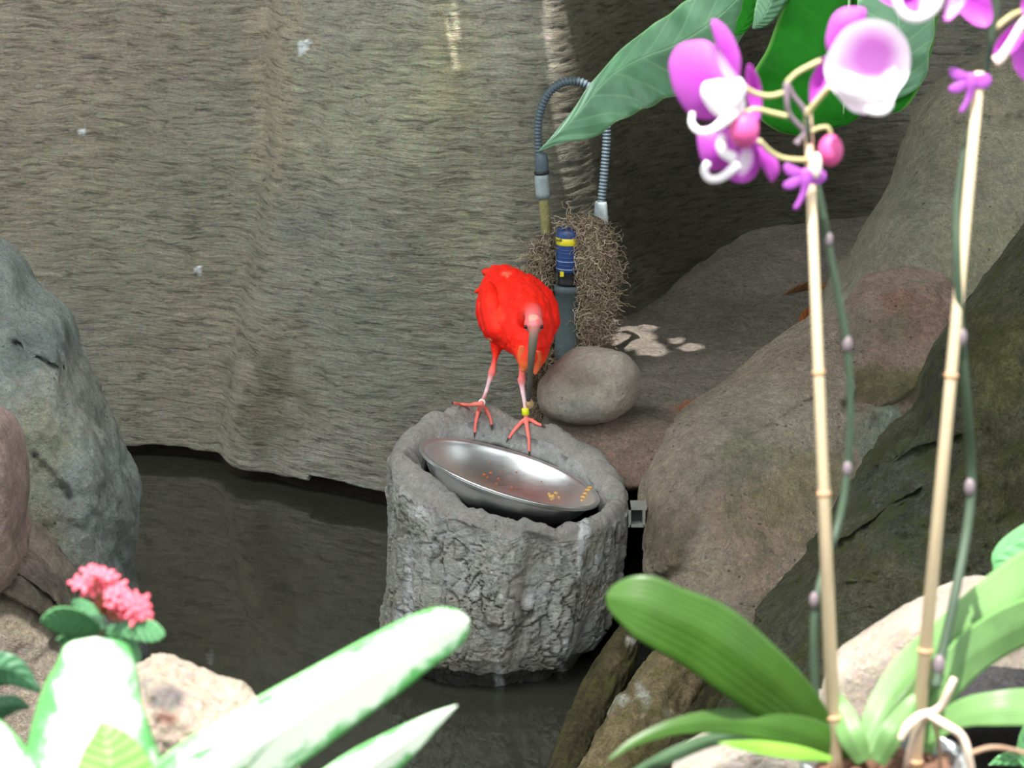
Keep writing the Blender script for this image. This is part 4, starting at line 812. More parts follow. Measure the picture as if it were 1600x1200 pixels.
    m, nt, bs = newmat('dry_roots'); a_ = nt.nodes.new('ShaderNodeAttribute'); a_.attribute_name = 'Col'; nt.links.new(a_.outputs['Color'], bs.inputs['Base Color']); bs.inputs['Roughness'].default_value = 0.9; MSTR = m
    def mass(outline, Y, tf): return pillow('root_mass', outline, Y, tf, 0.06, MRT, hp, nang=60, rings=20, pw=1.3, disp=0.012, dscale=22, fine=0.004, fscale=60)
    L = [(838, 372), (862, 366), (868, 400), (868, 450), (870, 520), (868, 600), (866, 655), (850, 668), (834, 660), (836, 600), (838, 520), (824, 460), (822, 410)]
    R = [(900, 350), (905, 338), (935, 338), (950, 362), (957, 420), (958, 470), (948, 520), (930, 545), (902, 548), (898, 520), (908, 470), (904, 420), (898, 380)]
    mass(L, 5.98, 0.035); mass(R, 5.97, 0.06)
    rs = np.random.RandomState(3); mbs = MB()
    def inside(poly, x, y):
        p = np.array(poly); q = np.roll(p, -1, 0); c_ = ((p[:, 1] > y) != (q[:, 1] > y)) & (x < (q[:, 0]-p[:, 0])*(y-p[:, 1])/(q[:, 1]-p[:, 1]+1e-9)+p[:, 0]); return c_.sum() % 2 == 1
    cols = [rgb(140, 120, 104), rgb(118, 100, 84), rgb(164, 146, 126), rgb(96, 80, 66), rgb(134, 126, 96), rgb(180, 164, 146)]
    def strands(poly, N, Yc_, depth, amp=7):
        p = np.array(poly, float); c_ = p.mean(0); x0, y0 = p.min(0); x1, y1 = p.max(0); k_ = 0; hw = (x1-x0)/2
        while k_ < N:
            x, y = rs.uniform(x0-3, x1+4), rs.uniform(y0, y1)
            if not inside(poly, (x-c_[0])*0.95+c_[0], y): continue
            k_ += 1; n = 11; step = rs.uniform(2.2, 4.6); a = rs.normal(math.pi/2, 0.7); pts = []; dd = depth*math.sqrt(max(0.05, 1-((x-(x0+x1)/2)/(hw*1.15))**2))+rs.uniform(-0.006, 0.010)
            for i in range(n):
                pts.append((x, y, Yc_-dd+rs.normal(0, 0.0015))); a += rs.normal(0, 0.85); a += 0.12*(math.pi/2-a); x += step*math.cos(a); y += step*math.sin(a)
            if Yc_ > 5.9 and sum(867 < q[0] < 896 and 357 < q[1] < 548 for q in pts) >= 2 and rs.rand() < 0.93: continue
            A = catmull(pts, 16); V3 = PA(A[:, 0], A[:, 1], A[:, 2]); V, F = tube_vf(V3, rs.uniform(0.0004, 0.0010), 3, None, False)
            mbs.add(V, F, cols[rs.randint(6)]*rs.uniform(0.85, 1.6))
    strands(L, 1000, 5.97, 0.035); strands(R, 2000, 5.96, 0.062)
    strands([(826, 560), (862, 560), (850, 600), (846, 640), (868, 664), (840, 668), (828, 640)], 380, 5.66, 0.02)
    strands([(866, 345), (905, 338), (905, 362), (868, 358)], 90, 5.93, 0.033); strands([(896, 362), (912, 362), (912, 500), (902, 500)], 90, 5.93, 0.034)
    o = mbs.build('root_strands', MSTR, hp, kind='stuff')
    # base of the mat on the ledge
build_pipework()
# square bracket
def build_bracket():
    MBR = mat_plain('galvanised_steel', rgb(150, 152, 146), 0.5, metal=0.3, noise_amt=0.25, scale=60)
    b = empty('steel_channel', P(997, 825, 5.14), 'small square metal channel end between the stump and the ledge', 'bracket'); Y0, Y1 = 5.12, 5.17
    for nm, (x0, y0, x1, y1) in (('top_plate', (982, 793, 1011, 797)), ('bottom_plate', (984, 820, 1006, 824)), ('side_plate', (982, 793, 986, 824)), ('side_plate', (1004, 797, 1008, 822))):
        V = [P(x, y, Y0) for x, y in ((x0, y0), (x1, y0), (x1, y1), (x0, y1))]; V += [v+Vector((0, Y1-Y0, 0)) for v in V]
        mobj(nm, [tuple(v) for v in V], [(0, 3, 2, 1), (4, 5, 6, 7), (0, 1, 5, 4), (1, 2, 6, 5), (2, 3, 7, 6), (3, 0, 4, 7)], MBR, b, smooth_=False)
    V = [P(x, y, Y0+0.03) for x, y in ((986, 797), (1004, 797), (1004, 820), (986, 820))]; V += [v+Vector((0, 0.01, 0)) for v in V]
    mobj('inner_plug', [tuple(v) for v in V], [(0, 3, 2, 1), (4, 5, 6, 7), (0, 1, 5, 4), (1, 2, 6, 5), (2, 3, 7, 6), (3, 0, 4, 7)], mat_plain('dark_steel', rgb(60, 66, 66), 0.6), b, smooth_=False)
build_bracket()
# dry leaves on the ledge
MDL = mat_leaf('dry_leaf', rgb(130, 88, 54), rgb(160, 120, 80), 0.7, 7, 0.9, 0.3, trans=0.1)
MDO = mat_leaf('orange_dry_leaf', rgb(166, 92, 44), rgb(180, 120, 70), 0.7, 7, 0.9, 0.3, trans=0.1)
def dleaf(pts, mat, label, **k):
    hits = []
    for x, y, wl_, wr_ in pts: hits.append((x, y, onto(x, y, ('ground_ledge', 'wall_back')).y-0.02, wl_, wr_))
    o = leaf('dry_leaf', hits, mat, None, n=24, m=4, tip=0.7, basr=0.2, **k); setp(o, label, 'leaf')
dleaf([(1222, 462, 1, 1), (1250, 452, 7, 3), (1280, 447, 8, 7), (1302, 458, 3, 6)], MDL, 'curled brown dry leaf lying at the back of the ledge', slL=-0.5, slR=0.8)
dleaf([(1248, 512, 3, 3), (1262, 492, 9, 9), (1282, 478, 3, 3)], MDO, 'orange dry leaf on the ledge partly hidden by the first stake', slL=0.5, slR=0.5)
dleaf([(1058, 648, 3, 3), (1080, 636, 9, 5), (1108, 626, 2, 2)], MDO, 'orange brown dry leaf in the hollow right of the oval boulder', slL=0.5, slR=0.5)

# ================================================================== PHILODENDRON
def build_philo():
    root = empty('philodendron', P(1560, -160, 4.9), 'large glossy green leaves hanging in from the top behind the orchid blooms', 'plant')
    ML = mat_leaf('philodendron_leaf', rgb(94, 138, 104), rgb(140, 180, 136), 0.33, 9, 0.9, 0.55, edge=rgb(130, 170, 110), mid=0.02, trans=0.12)
    ML2 = mat_leaf('deep_green_leaf', rgb(24, 100, 18), rgb(60, 126, 50), 0.7, 7, 0.9, 0.2, edge=rgb(110, 160, 80), mid=0.012, trans=0.3, spec=0.1)
    leaf('leaf', [(840, 237, 4.05, 0, 0), (868, 212, 4.06, 4, 16), (900, 180, 4.08, 9, 46), (930, 143, 4.1, 13, 62), (962, 112, 4.13, 18, 74), (1002, 90, 4.17, 32, 74), (1045, 74, 4.2, 44, 76), (1090, 50, 4.23, 50, 66), (1135, 15, 4.26, 46, 46), (1180, -30, 4.3, 50, 50), (1230, -80, 4.34, 40, 40)],
         ML, root, slL=0.25, slR=0.35, rip=0.10, nrip=7, n=90, m=9, tip=1, wav=0.03)
    # folded lobes and notch to the right of the first leaf
    leaf('leaf', [(1148, 56, 4.24, 2, 2), (1162, 42, 4.24, 14, 8), (1172, 18, 4.25, 14, 10), (1185, -20, 4.26, 22, 16), (1195, -60, 4.27, 22, 20)], ML2, root, slL=0.6, slR=-0.3, n=30, m=4, tip=1, basr=0.2)
    leaf('leaf', [(1176, 45, 4.22, 4, 4), (1192, 28, 4.22, 16, 14), (1206, 0, 4.23, 24, 22), (1222, -50, 4.24, 34, 30)], ML, root, slL=0.2, slR=0.4, n=30, m=5, tip=1, basr=0.25)
    # big leaf: left half's shade painted as a darker green, lighter right half
    L2 = [(1322, 196, 4.12, 2, 2), (1318, 178, 4.12, 135, 80), (1320, 130, 4.13, 148, 118), (1322, 80, 4.15, 122, 132), (1326, 30, 4.18, 108, 138), (1330, -30, 4.22, 90, 140), (1340, -100, 4.3, 60, 110), (1350, -160, 4.4, 20, 30)]
    def half(pts, side): return [(x, y, Y, (wl_ if side > 0 else 0.5), (wr_ if side < 0 else 0.5)) for x, y, Y, wl_, wr_ in pts]
    o = leaf('leaf', L2, ML2, root, slL=0.55, slR=-0.10, rip=0.05, nrip=4, n=80, m=9, tip=1, basr=0.10)
    tube('midrib', [P(x, y, Y-0.006) for x, y, Y, a, b in L2[1:]], [0.0015, 0.002, 0.0025, 0.003, 0.0035, 0.004, 0.004], ML, root, 8, 24)
    leaf('leaf', [(1372, 168, 4.10, 2, 2), (1400, 120, 4.10, 50, 40), (1405, 70, 4.10, 48, 50), (1402, 20, 4.12, 60, 62), (1395, -40, 4.16, 60, 66), (1380, -110, 4.24, 40, 40)], ML, root, slL=0.1, slR=0.35, rip=0.08, nrip=5, n=60, m=7, tip=1, basr=0.22, wav=0.03)
    MP = mat_plain('green_petiole', rgb(84, 120, 60), 0.5)
    for a in ([(1230, -80, 4.34), (1350, -190, 4.5), (1560, -160, 4.9)], [(1350, -160, 4.4), (1450, -230, 4.6), (1560, -160, 4.9)], [(1195, -60, 4.27), (1350, -240, 4.5), (1560, -160, 4.9)], [(1222, -50, 4.24), (1340, -200, 4.5), (1560, -160, 4.9)], [(1380, -110, 4.24), (1450, -200, 4.5), (1560, -160, 4.9)]):
        tube('petiole', [P(*p) for p in a], [0.005, 0.007, 0.009], MP, root, 10, 16)
    tube('stem', [P(1560, -160, 4.9), P(1600, -100, 5.3), P(1640, 60, 5.75)], [0.012, 0.018, 0.022], MP, root, 12, 12)
build_philo()

# ================================================================== ORCHID
def mat_petal(name, c0, c1, r0=0.25, r1=0.75, trans=0.35):
    m, nt, bs = newmat(name); uvv, u, v = uvsep(nt)
    n = noisen(nt, coords(nt), 30, 3, 0.5); f = mathn(nt, 'ADD', u, mathn(nt, 'MULTIPLY', mathn(nt, 'SUBTRACT', n, 0.5), 0.25))
    c = ramp(nt, f, [(r0, c0), (r1, c1)]); nt.links.new(c, bs.inputs['Base Color']); bs.inputs['Roughness'].default_value = 0.55; bs.inputs['Specular IOR Level'].default_value = 0.3
    addtrans(nt, bs, trans, link=c); return m
MAG = rgb(198, 78, 204); MAG2 = rgb(214, 104, 216); LIL = rgb(236, 196, 240); WHT = rgb(250, 244, 250)
MPET = mat_petal('magenta_petal', MAG, MAG2, 0.2, 0.9); MPW = mat_petal('white_to_pink_petal', rgb(232, 150, 232), WHT, 0.35, 0.8); MPW2 = mat_petal('white_centre_petal', WHT, MAG2, 0.5, 0.98)
MLIP = mat_plain('white_lip', WHT, 0.5, noise_amt=0.04, trans=0.2); MBUD = mat_plain('pink_bud', rgb(222, 92, 160), 0.5, noise_amt=0.25, scale=60, trans=0.15); MSEP = mat_plain('deep_pink_sepal', rgb(214, 92, 190), 0.55, noise_amt=0.15, scale=60, trans=0.3)
MPED = mat_plain('pale_pedicel', rgb(188, 182, 132), 0.5, noise_amt=0.15, trans=0.1); MSPK = mat_plain('dark_green_spike', rgb(58, 76, 58), 0.5, noise_amt=0.2, scale=30); MSPD = mat_plain('purple_node', rgb(118, 106, 112), 0.5)
MBAM = mat_plain('bamboo', rgb(250, 220, 184), 0.5, noise_amt=0.12, scale=20); MBNO = mat_plain('bamboo_node', rgb(176, 138, 104), 0.6, noise_amt=0.2)
def c4(x, y): return (1000+x/2.6667, y/2.6667)
def petal(name, pts, Y, mat, par, centre=None, gx=0.0, gy=0.0, curv=-0.01, th=0.0012):
    o = [c4(*p) for p in pts]; cc = c4(*centre) if centre else None
    return pillow(name, o, Y, th, th, mat, par, centre=cc, nang=48, rings=10, pw=1.2 if name == 'lip' else 2, gx=gx, gy=gy, curv=curv, disp=0.001, dscale=30, uvr=True)
def ptube(name, pts, Y, r, mat, par, n=16, sides=10):
    Ys = Y if isinstance(Y, (list, tuple)) else [Y]*len(pts); rr = r if isinstance(r, (list, tuple)) else [r]*len(pts)
    return tube(name, [P(*c4(x, y), yy) for (x, y), yy in zip(pts, Ys)], rr, mat, par, sides, n)
def build_orchid():
    base = P(1380, 1196, 2.03); base.z -= 0.11
    root = empty('potted_orchid', base, 'magenta moth orchid with two bamboo stakes in a clear plastic pot', 'plant')
    # pot
    pc = Vector((base.x, 2.03, base.z))
    m, nt, bs = newmat('clear_plastic'); bs.inputs['Base Color'].default_value = (0.82, 0.88, 0.93, 1); bs.inputs['Roughness'].default_value = 0.15; bs.inputs['Transmission Weight'].default_value = 0.75; bs.inputs['IOR'].default_value = 1.3
    prof = [(0.050, 0.0), (0.066, 0.108), (0.071, 0.110), (0.072, 0.118), (0.069, 0.119), (0.066, 0.112), (0.049, 0.004)]
    V = [(pc.x+r*math.cos(a), pc.y+r*math.sin(a), pc.z+h) for r, h in prof for a in np.linspace(0, 2*math.pi, 49)[:-1]]
    mobj('pot', V, [(b, a, d, c) for a, b, c, d in grid_faces(len(prof), 48, True)], m, root)
    mb_ = MB(); rs = np.random.RandomState(5); 
    for _ in range(170):
        a = rs.uniform(0, 6.28); r = 0.056*math.sqrt(rs.rand()); V, F = ellipsoid_vf((pc.x+r*math.cos(a), pc.y+r*math.sin(a), pc.z+0.095+rs.uniform(0, 0.018)), rs.uniform(0.004, 0.011, 3), Matrix.Rotation(rs.uniform(0, 3), 3, Vector(rs.normal(size=3)).normalized()), 7, 5); mb_.add(V, F)
    mb_.build('bark_chips', mat_plain('bark_chip', rgb(104, 74, 58), 0.9, noise_amt=0.5, scale=60), root, kind='stuff')
    V, F = tube_vf([pc+Vector((0, 0, 0.003)), pc+Vector((0, 0, 0.10))], [0.046, 0.060], 32); mobj('potting_mix', V, F, mat_plain('potting_mix', rgb(84, 62, 50), 0.95, noise_amt=0.4, scale=90), root)
    # stakes
    def stake(a, b, nodes, r0, r1):
        A = P(*a); B = P(*b); B = B+(B-A)*0.06; s = tube('bamboo_stake', [A, A+(B-A)*0.01, B], [r0*0.9, r0, r1], MBAM, root, 14)
        for t in nodes:
            q = A+(B-A)*t; d = (B-A)*0.004; r = r0+(r1-r0)*t; V, F = tube_vf([q-d, q-d*0.3, q+d*0.3, q+d], [r, r*1.22, r*1.22, r], 14); mobj('node', V, F, MBNO if t < 2 else MBAM, s)
    stake((1262, 168, 2.10), (1305, 1205, 2.02), (0.37, 0.542, 0.865), 0.0036, 0.0064)
    stake((1531, 112, 2.08), (1428, 1205, 2.02), (0.40, 0.775, 0.93), 0.0042, 0.0062)
    # spikes
    def spike(pts, rr, nodes, mat=MSPK):
        s = tube('flower_spike', [P(*p) for p in pts], [q*0.86 for q in rr], mat, root, 12, 80)
        for (x, y, Y, r) in nodes: V, F = ellipsoid_vf(P(x, y, Y), (r*0.92, r*0.92, r*1.7), None, 12, 8); mobj('node', V, F, MSPD, s)
        return s
    s1 = spike([(1285, 1160, 2.03), (1274, 1080, 2.045), (1273, 960, 2.05), (1290, 880, 2.07), (1312, 810, 2.09), (1324, 735, 2.10), (1329, 640, 2.10), (1323, 540, 2.10), (1300, 410, 2.10), (1281, 310, 2.10), (1268, 250, 2.10), (1263, 205, 2.09), (1260, 175, 2.09)],
        [.0045, .0042, .004, .004, .004, .0038, .0038, .0036, .0036, .0036, .0028, .0028, .0028], [(1324, 733, 2.099, .0045), (1324, 538, 2.099, .0045), (1295, 375, 2.099, .004), (1272, 938, 2.048, .0045)])
    s2 = spike([(1462, 1075, 2.02), (1470, 1030, 2.03), (1492, 930, 2.05), (1512, 820, 2.08), (1518, 740, 2.09), (1510, 620, 2.07), (1500, 500, 2.06), (1495, 400, 2.06), (1495, 330, 2.07), (1503, 260, 2.08), (1520, 180, 2.09), (1545, 90, 2.09), (1557, 0, 2.09), (1565, -80, 2.09)],
        [.0055, .0052, .005, .0048, .0044, .0042, .004, .004, .004, .0036, .003, .0034, .0038, .0038], [(1515, 762, 2.087, .005), (1503, 528, 2.058, .0048), (1467, 1040, 2.025, .0058)])
    # side shoots of spike one
    G = [MPED, rgb(120, 106, 112)]
    MTW = mat_plain('grey_twig', rgb(128, 112, 124), 0.6)
    Y = 2.09
    ptube('pedicel', [(700, 500), (680, 450), (640, 400), (610, 345)], Y, [.0024, .0020, .0020, .0026], MTW, root); ptube('pedicel', [(610, 345), (612, 420), (625, 480), (690, 550)], [Y-.004, Y-.006, Y-.004, Y], [.0026, .0022, .0020, .0022], MTW, root)
    ptube('pedicel', [(610, 345), (660, 300), (755, 252)], Y, [.0022, .0022, .0024], MPED, root); ptube('pedicel', [(410, 345), (470, 385), (540, 400), (605, 385)], [2.075, 2.08, 2.085, 2.09], [.0028, .0022, .0022, .0022], MPED, root)
    ptube('pedicel', [(445, 468), (480, 455), (550, 470), (615, 485)], [2.075, 2.08, 2.085, 2.085], .0022, MPED, root); ptube('pedicel', [(495, 585), (540, 630), (600, 660), (700, 668)], [2.075, 2.08, 2.085, 2.09], .0022, MPED, root)
    ptube('pedicel', [(692, 480), (730, 430), (790, 360)], [Y, Y-.005, Y-.01], .0026, MPED, root); ptube('pedicel', [(712, 550), (740, 535), (780, 530), (796, 560)], Y, .0018, MPED, root)
    ptube('pedicel', [(690, 550), (670, 575), (652, 600)], Y-.002, [.0016, .002, .003], MTW, root)
    # buds
    def bud(c, r, Y): 
        V, F = ellipsoid_vf(P(*c4(*c), Y), r, None, 24, 16); V = V*1.0
        cx = V.mean(0); a = np.arctan2(V[:, 1]-cx[1], V[:, 0]-cx[0]); f = 1-0.05*np.abs(np.sin(a*1.5))**6; V[:, :2] = cx[:2]+(V[:, :2]-cx[:2])*f[:, None]; return mobj('flower_bud', V, F, MBUD, root)
    bud((432, 540), (.0125, .0125, .0150), 2.055); bud((793, 627), (.0105, .0105, .0133), 2.09)
    # flower one, left
    f1 = empty('flower', P(*c4(350, 400), 2.07), None, None); f1.parent = root; f1.location = P(*c4(350, 400), 2.07)-ORG[root.name]
    ORG[f1.name] = P(*c4(350, 400), 2.07)
    petal('petal', [(122, 250), (160, 190), (225, 170), (290, 176), (340, 235), (385, 310), (410, 400), (395, 465), (320, 495), (240, 495), (190, 460), (145, 385), (124, 310)], 2.075, MPET, f1, (290, 350), gx=-0.0002, curv=0.012)
    petal('petal', [(300, 85), (345, 100), (395, 165), (420, 240), (418, 305), (405, 345), (375, 320), (335, 235), (308, 150)], 2.08, MPET, f1, (370, 230), gx=0.0002, curv=0.004)
    petal('sepal', [(445, 275), (468, 275), (500, 345), (508, 430), (497, 505), (470, 505), (455, 440), (440, 350)], 2.10, MPET, f1, (472, 390))
    petal('petal', [(305, 190), (325, 195), (370, 260), (410, 320), (425, 380), (400, 395), (360, 340), (320, 260)], 2.062, MPW2, f1, (370, 300))
    petal('lip', [(262, 350), (300, 335), (345, 330), (400, 360), (440, 420), (430, 490), (380, 520), (340, 500), (290, 460), (255, 400)], 2.050, MLIP, f1, (345, 420), th=0.007, curv=0.004)
    ptube('lip_tendril', [(218, 470), (216, 515), (250, 548), (300, 542), (350, 505), (390, 470)], [2.05, 2.045, 2.04, 2.04, 2.042, 2.048], [.0022, .0026, .0032, .0036, .0046, .005], MLIP, f1, 24)
    ptube('column', [(400, 330), (410, 365), (400, 410), (370, 450)], 2.047, [.004, .006, .006, .005], MLIP, f1)
    # flower two, below
    f2 = empty('flower', P(*c4(400, 640), 2.07), None, None); f2.parent = root; f2.location = P(*c4(400, 640), 2.07)-ORG[root.name]; ORG[f2.name] = P(*c4(400, 640), 2.07)
    petal('petal', [(245, 545), (300, 520), (360, 530), (395, 580), (400, 650), (370, 700), (300, 715), (262, 680), (242, 610)], 2.085, MPET, f2, (320, 620), curv=0.01)
    petal('petal', [(370, 735), (395, 640), (430, 600), (478, 605), (500, 660), (490, 715), (460, 750), (415, 758)], 2.078, MPET, f2, (440, 680))
    petal('petal', [(395, 660), (430, 610), (470, 615), (478, 670), (450, 725), (415, 740), (395, 710)], 2.068, MPW2, f2, (435, 670))
    petal('sepal', [(470, 580), (510, 585), (570, 660), (583, 715), (560, 750), (545, 758), (520, 715), (485, 660)], 2.09, MPET, f2, (525, 670), curv=0.004)
    petal('petal', [(430, 590), (470, 600), (495, 650), (480, 700), (455, 650)], 2.075, MPET, f2, (462, 640))
    ptube('column', [(345, 560), (338, 600), (350, 635), (395, 660)], 2.06, [.003, .0045, .0045, .005], MLIP, f2)
    ptube('lip_tendril', [(285, 675), (268, 710), (290, 745), (335, 742), (375, 715), (410, 680)], 2.058, [.003, .0032, .0034, .0034, .0038, .005], MLIP, f2, 24)
    # flower three, large right
    f3 = empty('flower', P(*c4(930, 270), 2.09), None, None); f3.parent = root; f3.location = P(*c4(930, 270), 2.09)-ORG[root.name]; ORG[f3.name] = P(*c4(930, 270), 2.09)
    petal('petal', [(778, 130), (800, 70), (840, 34), (900, 28), (942, 40), (940, 85), (930, 130), (900, 200), (850, 250), (795, 235), (774, 190)], 2.11, MPET, f3, (850, 130), curv=0.008)
    petal('sepal', [(770, 232), (825, 240), (850, 300), (820, 350), (770, 375), (735, 415), (712, 440), (705, 395), (712, 330), (738, 275)], 2.10, MPET, f3, (770, 310))
    petal('petal', [(785, 220), (840, 130), (900, 90), (965, 77), (1050, 100), (1110, 165), (1128, 240), (1112, 325), (1070, 390), (1045, 450), (1000, 475), (930, 475), (870, 455), (820, 400), (785, 350), (765, 290)], 2.085, MPW, f3, (980, 225), gx=0.0001, curv=-0.022)
    petal('petal', [(860, 430), (930, 455), (990, 465), (950, 478), (890, 470)], 2.088, MPET, f3, (920, 464))
    petal('lip', [(800, 330), (860, 300), (930, 330), (1000, 370), (1040, 400), (1020, 430), (960, 440), (880, 430), (820, 390)], 2.055, MLIP, f3, (910, 380), th=0.006, curv=0.004)
    ptube('lip_tendril', [(940, 455), (980, 468), (1020, 462), (1042, 435), (1035, 410), (1000, 405)], 2.048, [.003, .0032, .0032, .003, .0028, .0025], MLIP, f3, 24)
    # upper blooms cut by the top edge
    f4 = empty('flower', P(*c4(1130, 0), 2.07), None, None); f4.parent = root; f4.location = P(*c4(1130, 0), 2.07)-ORG[root.name]; ORG[f4.name] = P(*c4(1130, 0), 2.07)
    petal('petal', [(985, -20), (1010, 5), (1040, 22), (1075, 32), (1110, 10), (1120, -60), (1060, -120), (990, -90)], 2.085, MPET, f4, (1060, -40))
    petal('petal', [(1075, 0), (1090, 40), (1130, 50), (1160, 20), (1165, -40), (1130, -80), (1090, -50)], 2.075, MPET, f4, (1120, -10))
    petal('petal', [(1150, 70), (1190, 55), (1240, 28), (1262, 0), (1270, -60), (1210, -110), (1160, -60), (1150, 0)], 2.07, MPW2, f4, (1205, -20))
    ptube('lip_tendril', [(1068, -15), (1078, 25), (1105, 62), (1150, 75), (1195, 62), (1235, 25), (1250, -20)], 2.055, .0040, MLIP, f4, 28)
    f5 = empty('flower', P(*c4(1370, 0), 2.07), None, None); f5.parent = root; f5.location = P(*c4(1370, 0), 2.07)-ORG[root.name]; ORG[f5.name] = P(*c4(1370, 0), 2.07)
    petal('petal', [(1320, 0), (1325, 45), (1370, 88), (1415, 110), (1450, 108), (1470, 70), (1462, 10), (1440, -80), (1350, -110), (1310, -50)], 2.08, MPET, f5, (1390, 10))
    petal('petal', [(1265, 70), (1282, 86), (1308, 70), (1340, 40), (1362, 0), (1350, -60), (1290, -60), (1278, 10)], 2.065, MPW2, f5, (1315, 10))
    f6 = empty('flower', P(*c4(1580, 150), 2.07), None, None); f6.parent = root; f6.location = P(*c4(1580, 150), 2.07)-ORG[root.name]; ORG[f6.name] = P(*c4(1580, 150), 2.07)
    petal('petal', [(1474, 235), (1484, 180), (1530, 125), (1585, 85), (1640, 70), (1640, 110), (1600, 160), (1560, 210), (1500, 250)], 2.08, MPET, f6, (1560, 150))
    petal('petal', [(1550, 220), (1575, 170), (1640, 130), (1760, 150), (1760, 340), (1660, 350), (1600, 330), (1560, 285)], 2.085, MPET, f6, (1660, 240))
    petal('petal', [(1585, 20), (1600, -10), (1640, -60), (1740, -60), (1740, 90), (1640, 95), (1600, 70)], 2.09, MPET, f6, (1660, 20))
    ptube('column', [(1478, 258), (1505, 240), (1550, 170), (1600, 95), (1650, 60)], 2.06, [.005, .0042, .0034, .0040, .004], mat_plain('cream_column', rgb(240, 216, 206), 0.5), f6)
    ptube('pedicel', [(1478, 120), (1560, 60), (1640, 40)], [2.09, 2.09, 2.08], .0025, MPED, root); ptube('pedicel', [(1478, -30), (1440, -60), (1390, -40)], [2.09, 2.09, 2.08], .0025, MPED, root); ptube('pedicel', [(1485, -90), (1350, -150), (1200, -60)], [2.09, 2.09, 2.08], .0025, MPED, root)
    # butterfly shaped clips
    MCL = mat_plain('purple_clip', rgb(192, 100, 208), 0.4, noise_amt=0.08, trans=0.3)
    def clip(dx, dy, s, Yc, q):
        k = empty('support_clip', P(*c4(dx, dy), Yc), None, None); k.parent = root; k.location = P(*c4(dx, dy), Yc)-ORG[root.name]; ORG[k.name] = P(*c4(dx, dy), Yc)
        def t(pts): return [(dx+x*s, dy+y*s) for x, y in pts]
        for nm, pl_ in (('clip_wing', [(0, -12), (-40, -38), (-85, -55), (-100, -35), (-80, -5), (-40, 5)]), ('clip_wing', [(0, 0), (-50, 5), (-95, 25), (-95, 48), (-60, 52), (-20, 30)]), ('clip_wing', [(0, -15), (40, -30), (75, -20), (80, 10), (50, 35), (0, 25)])):
            petal(nm, t(pl_), Yc-.006, MCL, k, th=0.0015, curv=0.0)
        tube('clip_body', [P(*c4(*p), Yc-.010) for p in t([(-8, -30), (-6, 10), (-10, 60), (-30, 105), (-50, 135)])], [.0035, .0045, .003, .0022, .0018], MCL, k, 10, 16)
    clip(695, 735, 1.0, 2.085, 0); clip(1385, 335, 0.98, 2.08, 0)
    V, F = ellipsoid_vf(P(*c4(735, 690), 2.072), (0.0045, 0.004, 0.011), None, 12, 8); mobj('clip_pin', V, F, mat_plain('cream_clip', rgb(238, 222, 208), 0.4), root)
    # leaves
    ML = mat_leaf('orchid_leaf', rgb(60, 98, 30), rgb(112, 146, 72), 0.38, 5, 0, 0.07, edge=rgb(60, 90, 50), mid=0.035, trans=0.22, parallel=True, bs_d=0.001)
    MLG = mat_leaf('young_orchid_leaf', rgb(108, 148, 88), rgb(156, 190, 130), 0.4, 5, 0, 0.08, edge=rgb(120, 176, 96), mid=0.05, trans=0.25, parallel=True, bs_d=0.001)
    MLY = mat_leaf('yellow_green_leaf', rgb(136, 190, 70), rgb(196, 226, 130), 0.42, 5, 0, 0.08, edge=rgb(130, 180, 80), mid=0.05, trans=0.3, parallel=True, bs_d=0.001)
    MLD = mat_leaf('grey_green_leaf', rgb(86, 116, 84), rgb(130, 156, 120), 0.42, 5, 0, 0.08, mid=0.05, trans=0.2, parallel=True, bs_d=0.001)
    def lf(pts, mat, **k):
        a = dict(slL=0.25, slR=0.25, n=60, m=8, tip=0.78, solid=0.0016); a.update(k); return leaf('leaf', pts, mat, root, **a)
    lf([(1315, 1188, 2.03, 16, 20), (1282, 1140, 2.02, 36, 24), (1240, 1090, 2.0, 56, 34), (1180, 1040, 1.98, 66, 44), (1110, 990, 1.97, 66, 50), (1050, 962, 1.96, 60, 46), (1000, 942, 1.96, 52, 46), (946, 932, 1.97, 36, 36)][::1], ML, slL=-0.15, slR=0.45, tip=0.82)
    lf([(1330, 1178, 2.03, 20, 20), (1270, 1150, 2.01, 26, 26), (1200, 1131, 1.99, 26, 24), (1120, 1126, 1.98, 20, 18), (1050, 1136, 1.97, 13, 12), (990, 1160, 1.96, 7, 7), (950, 1188, 1.95, 2, 2)], ML, slL=-0.2, slR=0.5, tip=0.95)
    lf([(1260, 1158, 2.06, 8, 8), (1180, 1148, 2.06, 9, 9), (1120, 1154, 2.06, 10, 10), (1060, 1175, 2.05, 11, 11), (1000, 1205, 2.05, 9, 9), (940, 1240, 2.05, 3, 3)], MLD, slL=0.3, slR=0.3)
    lf([(1300, 1186, 2.0, 4, 4), (1250, 1176, 1.99, 12, 10), (1190, 1167, 1.98, 12, 10), (1150, 1163, 1.97, 6, 6), (1120, 1160, 1.97, 1, 1)], MLY, slL=-0.3, slR=0.5)
    lf([(1345, 1180, 2.04, 14, 14), (1375, 1115, 2.06, 24, 22), (1420, 1050, 2.09, 30, 30), (1480, 1000, 2.12, 34, 36), (1550, 950, 2.16, 44, 46), (1640, 890, 2.2, 46, 46), (1720, 850, 2.24, 20, 20)], MLG, slL=0.5, slR=-0.2)
    lf([(1375, 1185, 2.03, 10, 14), (1395, 1140, 2.03, 18, 20), (1440, 1075, 2.05, 18, 20), (1480, 1020, 2.08, 12, 16)], ML, slL=0.2, slR=0.4)
    lf([(1440, 1180, 2.05, 10, 16), (1462, 1090, 2.06, 16, 28), (1500, 1035, 2.08, 28, 34), (1550, 1000, 2.11, 36, 32), (1620, 965, 2.14, 34, 30), (1700, 940, 2.18, 10, 10)], MLG, slL=-0.1, slR=0.5)
